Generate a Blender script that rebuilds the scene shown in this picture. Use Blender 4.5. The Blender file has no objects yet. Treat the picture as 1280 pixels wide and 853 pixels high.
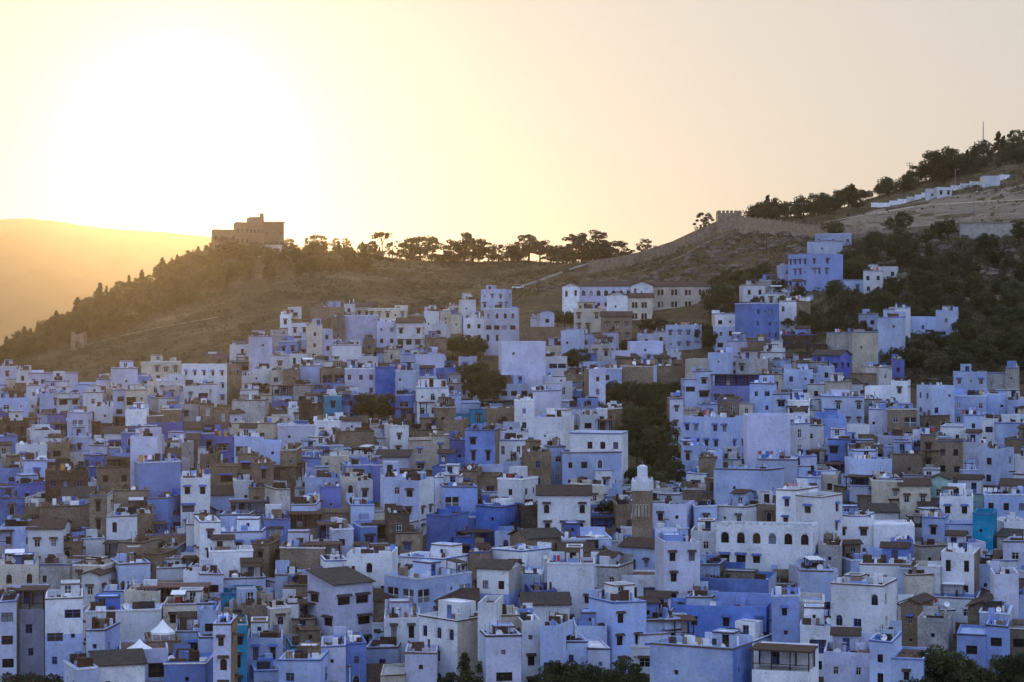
import bpy, math, random
import numpy as np
from mathutils import Vector, Matrix

S = bpy.context.scene
COL = S.collection

# ---------------------------------------------------------------- light and air settings
SKY_STRENGTH = 0.10
SKY_AIR, SKY_DUST, SKY_OZONE = 1.0, 2.5, 2.0
SKY_GAMMA = 0.15
SKY_SAT = 1.0
SKY_WARM = (2.14, 2.02, 1.90)
SKY_BLUE = (1.15, 2.4, 6.0)
SUN_STRENGTH = 0.4
EXPOSURE = 1.35
HAZE_DENSITY = 5.5e-5
HAZE_G = 0.87
HAZE_COLOR = (0.96, 0.88, 0.78, 1)
AUREOLE = ((2100.0, (9.0, 8.6, 7.6)), (420.0, (1.2, 1.1, 0.9)))     # brightness round the low sun seen through the haze

# ---------------------------------------------------------------- camera
F = 2600.0          # focal length in photograph pixels (1280 wide)
HZ = 400.0          # eye level in the photograph
CZ = 60.0           # camera height above the valley floor datum
cam_d = bpy.data.cameras.new('camera')
cam_d.sensor_width = 36.0
cam_d.lens = F / 1280.0 * 36.0
cam_d.shift_y = (HZ - 426.5) / 1280.0
cam_d.clip_start = 1.0
cam_d.clip_end = 60000.0
cam = bpy.data.objects.new('camera', cam_d)
COL.objects.link(cam)
cam.location = (0, 0, CZ)
cam.rotation_euler = (math.radians(90), 0, 0)
S.camera = cam

# ---------------------------------------------------------------- sky, sun, exposure
SUN_AZ = math.atan((228 - 640) / F)          # left of the view axis
SUN_EL = math.radians(4.6)
SDIR = Vector((math.sin(SUN_AZ) * math.cos(SUN_EL), math.cos(SUN_AZ) * math.cos(SUN_EL), math.sin(SUN_EL)))
world = bpy.data.worlds.new('World')
S.world = world
world.use_nodes = True
wt = world.node_tree
wt.nodes.clear()
def wn(t, **k):
    n = wt.nodes.new(t)
    for a, b in k.items():
        setattr(n, a, b)
    return n
w_out = wn('ShaderNodeOutputWorld')
w_bg = wn('ShaderNodeBackground')
w_sky = wn('ShaderNodeTexSky', sky_type='NISHITA', sun_disc=False, sun_elevation=SUN_EL,
           sun_rotation=SUN_AZ % (2 * math.pi), altitude=500.0, air_density=SKY_AIR, dust_density=SKY_DUST, ozone_density=SKY_OZONE)
w_bg.inputs['Strength'].default_value = SKY_STRENGTH
w_tc = wn('ShaderNodeTexCoord')
w_dot = wn('ShaderNodeVectorMath', operation='DOT_PRODUCT')
w_dot.inputs[1].default_value = SDIR
wt.links.new(w_tc.outputs['Generated'], w_dot.inputs[0])
def wmath(op, a, b=None):
    n = wn('ShaderNodeMath', operation=op)
    for i, v in enumerate((a, b)):
        if v is None:
            continue
        if isinstance(v, (int, float)):
            n.inputs[i].default_value = v
        else:
            wt.links.new(v, n.inputs[i])
    return n.outputs[0]
w_gm = wn('ShaderNodeGamma')          # evens out the bright and the dim side of the dome
w_gm.inputs['Gamma'].default_value = SKY_GAMMA
wt.links.new(w_sky.outputs['Color'], w_gm.inputs['Color'])
w_wm = wn('ShaderNodeVectorMath', operation='MULTIPLY')
w_wm.inputs[1].default_value = SKY_WARM
w_hs = wn('ShaderNodeHueSaturation')
w_hs.inputs['Saturation'].default_value = SKY_SAT
wt.links.new(w_gm.outputs['Color'], w_hs.inputs['Color'])
wt.links.new(w_hs.outputs['Color'], w_wm.inputs[0])
acc = w_wm.outputs[0]
# blue of the dome: strongest overhead and opposite the low sun, fading evenly towards it
away = wmath('MULTIPLY_ADD', w_dot.outputs['Value'], -0.5)
away.node.inputs[2].default_value = 0.5
w_sep = wn('ShaderNodeSeparateXYZ')
wt.links.new(w_tc.outputs['Generated'], w_sep.inputs[0])
up = wmath('MULTIPLY_ADD', wmath('MAXIMUM', w_sep.outputs['Z'], 0.0), 0.75)
up.node.inputs[2].default_value = 0.25
away = wmath('MULTIPLY', away, up)
w_bl = wn('ShaderNodeVectorMath', operation='SCALE')
w_bl.inputs[0].default_value = SKY_BLUE
wt.links.new(away, w_bl.inputs['Scale'])
w_ad = wn('ShaderNodeVectorMath', operation='ADD')
wt.links.new(acc, w_ad.inputs[0])
wt.links.new(w_bl.outputs[0], w_ad.inputs[1])
acc = w_ad.outputs[0]
for pw_, c_ in AUREOLE:
    g_ = wmath('POWER', wmath('MAXIMUM', w_dot.outputs['Value'], 0.0), pw_)
    m_ = wn('ShaderNodeVectorMath', operation='SCALE')
    m_.inputs[0].default_value = c_
    wt.links.new(g_, m_.inputs['Scale'])
    a_ = wn('ShaderNodeVectorMath', operation='ADD')
    wt.links.new(acc, a_.inputs[0]); wt.links.new(m_.outputs[0], a_.inputs[1])
    acc = a_.outputs[0]
wt.links.new(acc, w_bg.inputs['Color'])
wt.links.new(w_bg.outputs[0], w_out.inputs['Surface'])

sun_d = bpy.data.lights.new('sun', 'SUN')
sun_d.energy = SUN_STRENGTH
sun_d.angle = math.radians(0.5)
sun_d.color = (1.0, 0.62, 0.26)
sun = bpy.data.objects.new('sun', sun_d)
COL.objects.link(sun)
sun.location = SDIR * 500
sun.rotation_euler = SDIR.to_track_quat('Z', 'Y').to_euler()

S.view_settings.view_transform = 'Standard'
S.view_settings.look = 'None'
S.view_settings.exposure = EXPOSURE
S.view_settings.gamma = 1.0
S.view_settings.use_curve_mapping = False
S.cycles.max_bounces = 5
S.cycles.diffuse_bounces = 3
S.cycles.glossy_bounces = 2
S.cycles.transmission_bounces = 2
S.cycles.transparent_max_bounces = 8
S.cycles.volume_bounces = 0
S.cycles.use_denoising = True
S.cycles.use_adaptive_sampling = True
S.cycles.adaptive_threshold = 0.02

# ---------------------------------------------------------------- materials
MAT = {}
def new_mat(name):
    m = bpy.data.materials.new(name)
    m.use_nodes = True
    nt = m.node_tree
    nt.nodes.clear()
    out = nt.nodes.new('ShaderNodeOutputMaterial')
    b = nt.nodes.new('ShaderNodeBsdfPrincipled')
    nt.links.new(b.outputs[0], out.inputs[0])
    MAT[name] = m
    return m, nt, b
def N(nt, t, **k):
    n = nt.nodes.new(t)
    for a, v in k.items():
        setattr(n, a, v)
    return n
def noise(nt, vec, scale, detail=4, rough=0.55):
    n = N(nt, 'ShaderNodeTexNoise')
    n.inputs['Scale'].default_value = scale
    n.inputs['Detail'].default_value = detail
    n.inputs['Roughness'].default_value = rough
    nt.links.new(vec, n.inputs['Vector'])
    return n.outputs['Fac']
def ramp(nt, fac, stops):
    r = N(nt, 'ShaderNodeValToRGB')
    while len(r.color_ramp.elements) < len(stops):
        r.color_ramp.elements.new(0.5)
    for e, (p, c) in zip(r.color_ramp.elements, stops):
        e.position = p
        e.color = c if len(c) == 4 else (*c, 1)
    nt.links.new(fac, r.inputs[0])
    return r.outputs['Color']
def mix(nt, fac, a, b, mode='MIX'):
    n = N(nt, 'ShaderNodeMix', data_type='RGBA', blend_type=mode)
    for sock, v in ((n.inputs[0], fac), (n.inputs[6], a), (n.inputs[7], b)):
        if isinstance(v, (int, float)):
            sock.default_value = v
        elif isinstance(v, tuple):
            sock.default_value = v if len(v) == 4 else (*v, 1)
        else:
            nt.links.new(v, sock)
    return n.outputs[2]
def mapping(nt, vec, scale, loc=None):
    n = N(nt, 'ShaderNodeMapping')
    n.inputs['Scale'].default_value = scale
    nt.links.new(vec, n.inputs['Vector'])
    return n.outputs[0]
def bump(nt, b, height, strength, dist):
    n = N(nt, 'ShaderNodeBump')
    n.inputs['Strength'].default_value = strength
    n.inputs['Distance'].default_value = dist
    nt.links.new(height, n.inputs['Height'])
    nt.links.new(n.outputs[0], b.inputs['Normal'])

def wall_mat(name, col, stain=0.35, dirt=(0.16, 0.13, 0.10), blot=0.25, alt=None):
    m, nt, b = new_mat(name)
    tc = N(nt, 'ShaderNodeTexCoord'); geo = N(nt, 'ShaderNodeNewGeometry'); oi = N(nt, 'ShaderNodeObjectInfo')
    P = geo.outputs['Position']
    # each house a little different
    v = N(nt, 'ShaderNodeHueSaturation')
    v.inputs['Color'].default_value = (*col, 1)
    mr = N(nt, 'ShaderNodeMapRange'); mr.inputs[3].default_value = 0.72; mr.inputs[4].default_value = 1.15
    nt.links.new(oi.outputs['Random'], mr.inputs[0]); nt.links.new(mr.outputs[0], v.inputs['Value'])
    ms = N(nt, 'ShaderNodeMath', operation='MULTIPLY_ADD')
    fr = N(nt, 'ShaderNodeMath', operation='FRACT'); m7 = N(nt, 'ShaderNodeMath', operation='MULTIPLY'); m7.inputs[1].default_value = 7.31
    nt.links.new(oi.outputs['Random'], m7.inputs[0]); nt.links.new(m7.outputs[0], fr.inputs[0])
    nt.links.new(fr.outputs[0], ms.inputs[0]); ms.inputs[1].default_value = 0.40; ms.inputs[2].default_value = 0.85
    nt.links.new(ms.outputs[0], v.inputs['Saturation'])
    base = v.outputs[0]
    # whitewash patches of other coats
    n1 = noise(nt, P, 0.35, 5, 0.6)
    alt = alt or tuple(min(1, c * 1.18 + 0.02) for c in col)
    base = mix(nt, ramp(nt, n1, [(0.42, (0, 0, 0)), (0.62, (blot * 2, blot * 2, blot * 2))]), base, alt)
    # vertical rain streaks
    st = noise(nt, mapping(nt, P, (0.9, 0.9, 0.22)), 1.0, 7, 0.75)
    base = mix(nt, ramp(nt, st, [(0.50, (0, 0, 0)), (0.80, (stain * 1.0,) * 3)]), base, dirt)
    # fallen plaster
    n2 = noise(nt, P, 0.9, 8, 0.65)
    base = mix(nt, ramp(nt, n2, [(0.56, (0, 0, 0)), (0.68, (stain * 1.2,) * 3)]), base, (dirt[0] * 1.9, dirt[1] * 1.85, dirt[2] * 1.75))
    n4 = noise(nt, P, 3.2, 5, 0.75)
    g = {'wall_T': 0.75, 'wall_G': 0.7, 'wall_K': 0.7, 'wall_Y': 0.45}.get(name, 0.28)
    base = mix(nt, g, base, ramp(nt, n4, [(0.34, (0.35, 0.34, 0.33)), (0.5, (0.95, 0.95, 0.95)), (0.68, (1.35, 1.33, 1.3))]), 'MULTIPLY')
    n5 = noise(nt, P, 0.16, 4, 0.6)
    base = mix(nt, 0.55, base, ramp(nt, n5, [(0.35, (0.66, 0.66, 0.68)), (0.6, (1.08, 1.08, 1.08))]), 'MULTIPLY')
    nt.links.new(base, b.inputs['Base Color'])
    b.inputs['Roughness'].default_value = 0.92
    b.inputs['Specular IOR Level'].default_value = 0.15
    bump(nt, b, noise(nt, P, 2.2, 6, 0.7), 0.35, 0.12)
    return m

WALLC = {'W': (0.82, 0.835, 0.86), 'P': (0.45, 0.54, 0.79), 'L': (0.56, 0.58, 0.74), 'B': (0.11, 0.19, 0.50),
         'V': (0.17, 0.20, 0.50), 'T': (0.235, 0.18, 0.125), 'G': (0.45, 0.44, 0.43), 'K': (0.085, 0.06, 0.042),
         'S': (0.07, 0.33, 0.52), 'M': (0.42, 0.64, 0.60), 'Y': (0.60, 0.55, 0.46), 'Q': (0.25, 0.35, 0.69)}
CNAME = {'W': 'white', 'P': 'pale blue', 'L': 'lavender', 'B': 'deep blue', 'V': 'violet blue', 'T': 'tan', 'G': 'grey',
         'K': 'dark brown', 'S': 'turquoise', 'M': 'mint green', 'Y': 'cream', 'Q': 'sky blue'}
for k, c in WALLC.items():
    wall_mat('wall_' + k, c, stain={'T': 0.55, 'G': 0.7, 'K': 0.5, 'Y': 0.45}.get(k, 0.32),
             blot=0.22, alt={'T': (0.36, 0.30, 0.23), 'G': (0.58, 0.58, 0.6), 'K': (0.14, 0.10, 0.075), 'W': (0.62, 0.68, 0.82),
                             'P': (0.58, 0.68, 0.84), 'B': (0.20, 0.32, 0.68)}.get(k))

def plain(name, col, rough=0.85, nscale=1.5, amt=0.35, bmp=0.2, spec=0.2):
    m, nt, b = new_mat(name)
    geo = N(nt, 'ShaderNodeNewGeometry')
    oi = N(nt, 'ShaderNodeObjectInfo')
    n1 = noise(nt, geo.outputs['Position'], nscale, 5, 0.65)
    d = tuple(c * (1 - amt) for c in col); l = tuple(min(1, c * (1 + amt)) for c in col)
    c = ramp(nt, n1, [(0.3, d), (0.7, l)])
    hs = N(nt, 'ShaderNodeHueSaturation')
    mr = N(nt, 'ShaderNodeMapRange'); mr.inputs[3].default_value = 0.75; mr.inputs[4].default_value = 1.25
    nt.links.new(oi.outputs['Random'], mr.inputs[0]); nt.links.new(mr.outputs[0], hs.inputs['Value'])
    nt.links.new(c, hs.inputs['Color'])
    nt.links.new(hs.outputs[0], b.inputs['Base Color'])
    b.inputs['Roughness'].default_value = rough
    b.inputs['Specular IOR Level'].default_value = spec
    if bmp:
        bump(nt, b, n1, bmp, 0.1)
    return m
plain('terrace_grey', (0.36, 0.36, 0.37), nscale=0.7)
plain('terrace_pale', (0.74, 0.76, 0.80), nscale=0.7)
plain('terrace_blue', (0.36, 0.46, 0.70), nscale=0.7)
plain('terrace_red', (0.13, 0.075, 0.06), nscale=0.7)
plain('trim_dark', (0.055, 0.045, 0.045))
plain('trim_blue', (0.09, 0.13, 0.34))
plain('trim_brown', (0.13, 0.085, 0.06))
plain('trim_white', (0.75, 0.77, 0.82))
plain('wood', (0.075, 0.045, 0.03), nscale=3)
plain('frame_white', (0.72, 0.73, 0.76))
plain('frame_blue', (0.10, 0.17, 0.42))
plain('frame_brown', (0.085, 0.05, 0.035))
plain('metal', (0.20, 0.20, 0.21), rough=0.5)
plain('dish_white', (0.80, 0.80, 0.79), rough=0.45, amt=0.12)
plain('tank_black', (0.03, 0.03, 0.035), rough=0.5)
plain('tank_blue', (0.06, 0.15, 0.40), rough=0.5)
plain('stone_wall', (0.25, 0.19, 0.135), nscale=0.9, amt=0.4, bmp=0.6)
plain('stone_pale', (0.50, 0.46, 0.40), nscale=0.6, amt=0.3, bmp=0.5)
plain('castle_plaster', (0.22, 0.155, 0.10), nscale=0.3, amt=0.2)
plain('rock', (0.15, 0.12, 0.09), nscale=0.5, amt=0.45, bmp=0.9)
plain('bark', (0.07, 0.05, 0.035), nscale=4, amt=0.4, bmp=0.8)
plain('tent_white', (0.80, 0.80, 0.80), nscale=0.6, amt=0.08, bmp=0.05)
plain('rug_dark', (0.04, 0.035, 0.035))
for nm, c in (('cloth_white', (0.78, 0.78, 0.8)), ('cloth_red', (0.42, 0.06, 0.05)), ('cloth_blue', (0.08, 0.14, 0.4)),
              ('cloth_dark', (0.04, 0.04, 0.05)), ('cloth_pink', (0.6, 0.35, 0.38)), ('cloth_ochre', (0.5, 0.33, 0.1))):
    plain(nm, c, nscale=2, amt=0.15, bmp=0.0)

def tile_mat(name, col):
    m, nt, b = new_mat(name)
    geo = N(nt, 'ShaderNodeNewGeometry'); tc = N(nt, 'ShaderNodeTexCoord')
    w = N(nt, 'ShaderNodeTexWave', wave_type='BANDS', bands_direction='X')
    w.inputs['Scale'].default_value = 1.3; w.inputs['Distortion'].default_value = 0.8; w.inputs['Detail'].default_value = 2
    nt.links.new(tc.outputs['Object'], w.inputs['Vector'])
    n1 = noise(nt, geo.outputs['Position'], 1.2, 6, 0.7)
    c = ramp(nt, n1, [(0.3, tuple(x * 0.5 for x in col)), (0.55, col), (0.75, tuple(x * 1.5 for x in col))])
    c = mix(nt, 0.35, c, w.outputs['Color'], 'MULTIPLY')
    nt.links.new(c, b.inputs['Base Color'])
    b.inputs['Roughness'].default_value = 0.9
    bump(nt, b, w.outputs['Fac'], 0.8, 0.15)
tile_mat('roof_tile', (0.095, 0.058, 0.040))
tile_mat('roof_tile_grey', (0.085, 0.068, 0.056))

def glass_mat(name):
    m, nt, b = new_mat(name)
    oi = N(nt, 'ShaderNodeObjectInfo')
    c = ramp(nt, oi.outputs['Random'], [(0.0, (0.008, 0.008, 0.010)), (0.70, (0.02, 0.02, 0.026)), (0.82, (0.07, 0.045, 0.03)), (0.92, (0.08, 0.11, 0.22)), (0.98, (0.30, 0.31, 0.35))])
    nt.links.new(c, b.inputs['Base Color'])
    b.inputs['Roughness'].default_value = 0.3
    b.inputs['Specular IOR Level'].default_value = 0.25
glass_mat('pane_and_shade')

def leaf_mat(name, dark, light, sub=0.35):
    m, nt, b = new_mat(name)
    geo = N(nt, 'ShaderNodeNewGeometry'); oi = N(nt, 'ShaderNodeObjectInfo')
    n1 = noise(nt, geo.outputs['Position'], 0.55, 3, 0.6)
    mid = tuple((a + c) / 2 for a, c in zip(dark, light))
    c = ramp(nt, n1, [(0.32, dark), (0.5, mid), (0.70, light)])
    hs = N(nt, 'ShaderNodeHueSaturation')
    mr = N(nt, 'ShaderNodeMapRange'); mr.inputs[3].default_value = 0.7; mr.inputs[4].default_value = 1.3
    nt.links.new(oi.outputs['Random'], mr.inputs[0]); nt.links.new(mr.outputs[0], hs.inputs['Value'])
    nt.links.new(c, hs.inputs['Color'])
    nt.links.new(hs.outputs[0], b.inputs['Base Color'])
    b.inputs['Roughness'].default_value = 0.7
    b.inputs['Specular IOR Level'].default_value = 0.2
    tr = N(nt, 'ShaderNodeBsdfTranslucent')
    nt.links.new(hs.outputs[0], tr.inputs[0])
    ms = N(nt, 'ShaderNodeMixShader'); ms.inputs[0].default_value = sub
    out = [n for n in nt.nodes if n.type == 'OUTPUT_MATERIAL'][0]
    nt.links.new(b.outputs[0], ms.inputs[1]); nt.links.new(tr.outputs[0], ms.inputs[2]); nt.links.new(ms.outputs[0], out.inputs[0])
leaf_mat('leaf_pine', (0.035, 0.040, 0.018), (0.09, 0.095, 0.04))
leaf_mat('leaf_broad', (0.035, 0.045, 0.018), (0.10, 0.11, 0.045))
leaf_mat('leaf_olive', (0.05, 0.055, 0.03), (0.13, 0.13, 0.075))
leaf_mat('leaf_dry', (0.045, 0.036, 0.017), (0.13, 0.10, 0.05), 0.25)

def ground_mat():
    m, nt, b = new_mat('hillside')
    geo = N(nt, 'ShaderNodeNewGeometry'); P = geo.outputs['Position']
    n1 = noise(nt, P, 0.035, 6, 0.6); n2 = noise(nt, P, 0.22, 8, 0.7); n3 = noise(nt, P, 1.1, 6, 0.7)
    c = ramp(nt, n1, [(0.32, (0.075, 0.055, 0.028)), (0.5, (0.15, 0.108, 0.058)), (0.68, (0.23, 0.168, 0.10))])
    c = mix(nt, ramp(nt, n2, [(0.44, (0, 0, 0)), (0.60, (0.85, 0.85, 0.85))]), c, (0.075, 0.07, 0.035))
    c = mix(nt, ramp(nt, n3, [(0.52, (0, 0, 0)), (0.70, (0.6, 0.6, 0.6))]), c, (0.30, 0.25, 0.17))
    nt.links.new(c, b.inputs['Base Color'])
    b.inputs['Roughness'].default_value = 1.0
    b.inputs['Specular IOR Level'].default_value = 0.05
    bump(nt, b, n2, 1.0, 3.0)
ground_mat()
def far_mat():
    m, nt, b = new_mat('far_ground')
    geo = N(nt, 'ShaderNodeNewGeometry'); P = geo.outputs['Position']
    n1 = noise(nt, P, 0.002, 6, 0.6)
    nt.links.new(ramp(nt, n1, [(0.3, (0.06, 0.06, 0.035)), (0.7, (0.15, 0.125, 0.08))]), b.inputs['Base Color'])
    b.inputs['Roughness'].default_value = 1.0
    b.inputs['Specular IOR Level'].default_value = 0.0
far_mat()

# ---------------------------------------------------------------- terrain: height field in (direction, distance)
NEAR = [(8, 4.0), (60, 36.0), (120, 50.0), (200, 54.0)]      # metres below eye level on the camera's own slope
PROF = {   # photograph column: (distance in m, photograph row of the bare ground), front to back; the last point is the ridge
    -900: [(262, 930), (300, 850), (370, 720), (520, 640), (700, 640), (760, 650)],
    -350: [(262, 915), (300, 830), (370, 670), (430, 610), (520, 555), (600, 535), (700, 530), (760, 535)],
    0:    [(262, 910), (300, 815), (370, 645), (430, 582), (520, 516), (600, 486), (680, 466), (780, 448), (820, 442)],
    100:  [(262, 905), (300, 815), (370, 645), (430, 580), (520, 512), (590, 480), (660, 450), (760, 415), (835, 396)],
    200:  [(262, 905), (300, 815), (370, 645), (430, 580), (520, 508), (590, 472), (650, 442), (750, 392), (850, 345)],
    270:  [(262, 905), (300, 815), (370, 645), (430, 578), (520, 504), (580, 464), (640, 432), (740, 375), (850, 321)],
    350:  [(262, 905), (300, 815), (370, 640), (430, 576), (520, 498), (570, 454), (620, 425), (720, 372), (860, 314)],
    430:  [(262, 905), (300, 812), (370, 636), (430, 572), (520, 494), (570, 448), (620, 416), (740, 362), (870, 313)],
    500:  [(262, 905), (300, 812), (370, 636), (430, 570), (520, 490), (570, 445), (620, 412), (740, 370), (880, 324)],
    560:  [(262, 905), (300, 812), (370, 634), (430, 568), (520, 488), (570, 442), (620, 408), (740, 372), (890, 327)],
    640:  [(262, 905), (300, 810), (370, 634), (430, 566), (520, 485), (580, 432), (620, 405), (740, 366), (900, 325)],
    700:  [(262, 905), (300, 810), (370, 634), (430, 562), (510, 484), (570, 434), (620, 400), (700, 368), (780, 342), (880, 325)],
    760:  [(262, 905), (300, 808), (370, 634), (430, 560), (500, 488), (560, 438), (610, 404), (660, 382), (720, 358), (800, 332), (850, 325)],
    830:  [(262, 905), (300, 808), (370, 636), (430, 565), (490, 500), (550, 446), (600, 408), (650, 378), (710, 342), (780, 316), (800, 314)],
    900:  [(262, 905), (300, 808), (370, 640), (430, 570), (480, 515), (540, 452), (590, 404), (650, 360), (700, 318), (745, 287), (775, 282)],
    960:  [(262, 905), (300, 808), (370, 640), (430, 568), (480, 512), (535, 450), (580, 402), (630, 358), (680, 312), (720, 290), (760, 282), (830, 272)],
    1030: [(262, 905), (300, 808), (370, 640), (430, 565), (480, 510), (530, 450), (560, 404), (600, 362), (640, 316), (680, 296), (720, 287), (790, 271), (840, 266)],
    1090: [(262, 905), (300, 808), (370, 640), (430, 563), (475, 512), (520, 460), (560, 408), (610, 352), (650, 312), (690, 294), (740, 276), (800, 255), (850, 247)],
    1150: [(262, 905), (300, 808), (370, 638), (430, 560), (470, 512), (515, 466), (560, 412), (615, 346), (660, 306), (700, 290), (750, 264), (800, 245), (860, 228)],
    1220: [(262, 905), (300, 808), (370, 638), (430, 560), (470, 512), (515, 464), (565, 408), (620, 342), (665, 302), (700, 285), (750, 252), (810, 222), (870, 200)],
    1280: [(262, 905), (300, 808), (370, 638), (430, 560), (470, 510), (520, 458), (580, 390), (640, 318), (680, 288), (740, 250), (800, 215), (880, 174)],
    1600: [(262, 905), (300, 800), (370, 620), (430, 530), (470, 470), (520, 410), (580, 330), (640, 250), (740, 160), (880, 40), (960, 0)],
    2200: [(262, 905), (300, 780), (370, 580), (430, 480), (520, 320), (640, 120), (880, -200), (1000, -260)],
}
FLOOR = -150.0 + CZ * 0
PX = np.arange(-900, 2201, 10.0)
DD = np.concatenate([np.arange(4, 250, 6.0), np.arange(250, 960, 3.0), np.arange(960, 1601, 16.0)])
def _profile(pts):
    d = [p[0] for p in NEAR] + [p[0] for p in pts]
    z = [-p[1] for p in NEAR] + [-(p[1] - HZ) / F * p[0] for p in pts]
    dl, zl = d[-1], z[-1]
    d += [dl + 25, dl + 120, dl + 350, 1600]
    z += [zl - 3, zl - 32, max(zl - 130, -205), -210]
    return np.interp(DD, d, z)
_keys = sorted(PROF)
_cols = np.array([_profile(PROF[k]) for k in _keys])
H = np.empty((len(PX), len(DD)))
for j in range(len(DD)):
    H[:, j] = np.interp(PX, _keys, _cols[:, j])
def _blur(a, axis, n):
    for _ in range(n):
        p = np.concatenate([a.take([0], axis), a, a.take([-1], axis)], axis)
        m = a.shape[axis]
        a = 0.25 * p.take(range(0, m), axis) + 0.5 * p.take(range(1, m + 1), axis) + 0.25 * p.take(range(2, m + 2), axis)
    return a
H = _blur(_blur(H, 0, 4), 1, 4)
# rough ground on the open slopes
_rs = np.random.RandomState(5)
def _vnoise(shape, cell_i, cell_j):
    g = _rs.uniform(-1, 1, (int(shape[0] / cell_i) + 3, int(shape[1] / cell_j) + 3))
    ii = np.arange(shape[0]) / cell_i; jj = np.arange(shape[1]) / cell_j
    i0 = ii.astype(int); j0 = jj.astype(int)
    fi = (ii - i0)[:, None]; fj = (jj - j0)[None, :]
    fi = fi * fi * (3 - 2 * fi); fj = fj * fj * (3 - 2 * fj)
    return (g[np.ix_(i0, j0)] * (1 - fi) * (1 - fj) + g[np.ix_(i0 + 1, j0)] * fi * (1 - fj)
            + g[np.ix_(i0, j0 + 1)] * (1 - fi) * fj + g[np.ix_(i0 + 1, j0 + 1)] * fi * fj)
_amp = np.interp(DD, [0, 250, 560, 640, 900], [0.2, 0.1, 0.3, 1.0, 1.0])[None, :]
H = H + _amp * (0.9 * _vnoise(H.shape, 4, 6) + 0.5 * _vnoise(H.shape, 1.7, 2.5))
H = H + CZ
HL_ = H.tolist()
ND = len(DD)
def _dj(d):
    if d < 250: return max(0.0, min((d - 4) / 6.0, 40.999)) if d < 244 else 40 + (d - 244) / 6.0
    n1 = 41
    if d < 958: return min(n1 + (d - 250) / 3.0, n1 + 236.0)
    if d < 960: return n1 + 236 + (d - 958) / 2.0
    return min(n1 + 237 + (d - 960) / 16.0, ND - 1.001)
def ground_pd(px, d):
    """height of the ground in photograph column px at distance d"""
    i = min(max((px - PX[0]) / 10.0, 0), len(PX) - 1.001)
    j = min(_dj(d), ND - 1.001)
    i0, j0 = int(i), int(j)
    a, b = i - i0, j - j0
    r0, r1 = HL_[i0], HL_[i0 + 1]
    return (r0[j0] * (1 - a) + r1[j0] * a) * (1 - b) + (r0[j0 + 1] * (1 - a) + r1[j0 + 1] * a) * b
def ground(x, y):
    return ground_pd(640 + F * x / y, y)
def row_of(z, d):
    return HZ - F * (z - CZ) / d
def px_x(px, d):
    return (px - 640.0) / F * d
def solve_d(px, ytop, h, d0=258.0, d1=905.0):
    """distance at which a thing h metres tall standing on the ground reaches photograph row ytop"""
    i = min(max((px - PX[0]) / 10.0, 0), len(PX) - 1.001)
    i0 = int(i); a = i - i0
    rows = HZ - F * (H[i0] * (1 - a) + H[i0 + 1] * a + h - CZ) / DD - ytop
    ok = np.nonzero((rows <= 0) & (DD >= d0) & (DD <= d1))[0]
    if len(ok):
        k = ok[0]
        if k == 0 or rows[k - 1] <= 0 or DD[k - 1] < d0:
            return float(DD[k])
        t = rows[k - 1] / (rows[k - 1] - rows[k])
        return float(DD[k - 1] + (DD[k] - DD[k - 1]) * t)
    sel = np.nonzero((DD >= d0) & (DD <= d1))[0]
    return float(DD[sel[np.argmin(np.abs(rows[sel]))]])

KIDS = {}
SINK = [None]
class Piece:
    """stand-in used while gathering the houses that are joined into one object"""
    n = 0
    def __init__(self, V=None, Fc=None, M=None, mats=()):
        self.V, self.F, self.M, self.mats = V, Fc, M, mats
        Piece.n += 1
        self.name = 'piece %d' % Piece.n
        self.location = Vector((0, 0, 0)); self.rotation_euler = (0, 0, 0); self.empty_display_size = 1
    def matrix(self):
        return Matrix.Translation(Vector(self.location)) @ Matrix.Rotation(self.rotation_euler[2], 4, 'Z')
    def __setitem__(self, k, v):
        pass
_geo = {}
def mesh_lists(me):
    if me.name not in _geo:
        _geo[me.name] = ([tuple(v.co) for v in me.vertices], [tuple(p.vertices) for p in me.polygons], [p.material_index for p in me.polygons], [m.name for m in me.materials])
    return _geo[me.name]
def link(name, me, parent=None, mats=(), loc=None, rot=None):
    if SINK[0]:
        o = Piece(*mesh_lists(me)) if not isinstance(me, tuple) else Piece(*me, mats)
        KIDS.setdefault(parent.name, []).append(o)
        if loc is not None: o.location = Vector(loc)
        if rot is not None: o.rotation_euler = rot
        return o
    o = bpy.data.objects.new(name, me)
    COL.objects.link(o)
    if parent is not None:
        o.parent = parent
        KIDS.setdefault(parent.name, []).append(o)
    if me is not None and mats and not me.materials:
        for m in mats:
            me.materials.append(MAT[m])
    if loc is not None:
        o.location = loc
    if rot is not None:
        o.rotation_euler = rot
    return o
def tag(o, label, cat, group=None):
    o['label'] = label; o['category'] = cat
    if group:
        o['group'] = group
    return o
def kind(o, k):
    o['kind'] = k
    return o
def mesh(name, V, Fc, mi=None, smooth=False):
    me = bpy.data.meshes.new(name)
    me.from_pydata([tuple(v) for v in V], [], [tuple(f) for f in Fc])
    if mi is not None:
        me.polygons.foreach_set('material_index', mi)
    if smooth:
        me.polygons.foreach_set('use_smooth', [True] * len(me.polygons))
    me.update()
    return me

# hillside sheet
V = []
for i, p in enumerate(PX):
    for j, d in enumerate(DD):
        V.append(((p - 640) / F * d, d, H[i, j]))
nj = len(DD)
Fc = [(i * nj + j, (i + 1) * nj + j, (i + 1) * nj + j + 1, i * nj + j + 1) for i in range(len(PX) - 1) for j in range(nj - 1)]
kind(link('hillside_ground', mesh('hillside', V, Fc, smooth=True), mats=['hillside']), 'structure')
# valley plain to the horizon
R = 9000
kind(link('valley_ground', mesh('valley', [(-R, -R, CZ - 211), (R, -R, CZ - 211), (R, R, CZ - 211), (-R, R, CZ - 211)], [(0, 1, 2, 3)]), mats=['far_ground']), 'structure')
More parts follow.
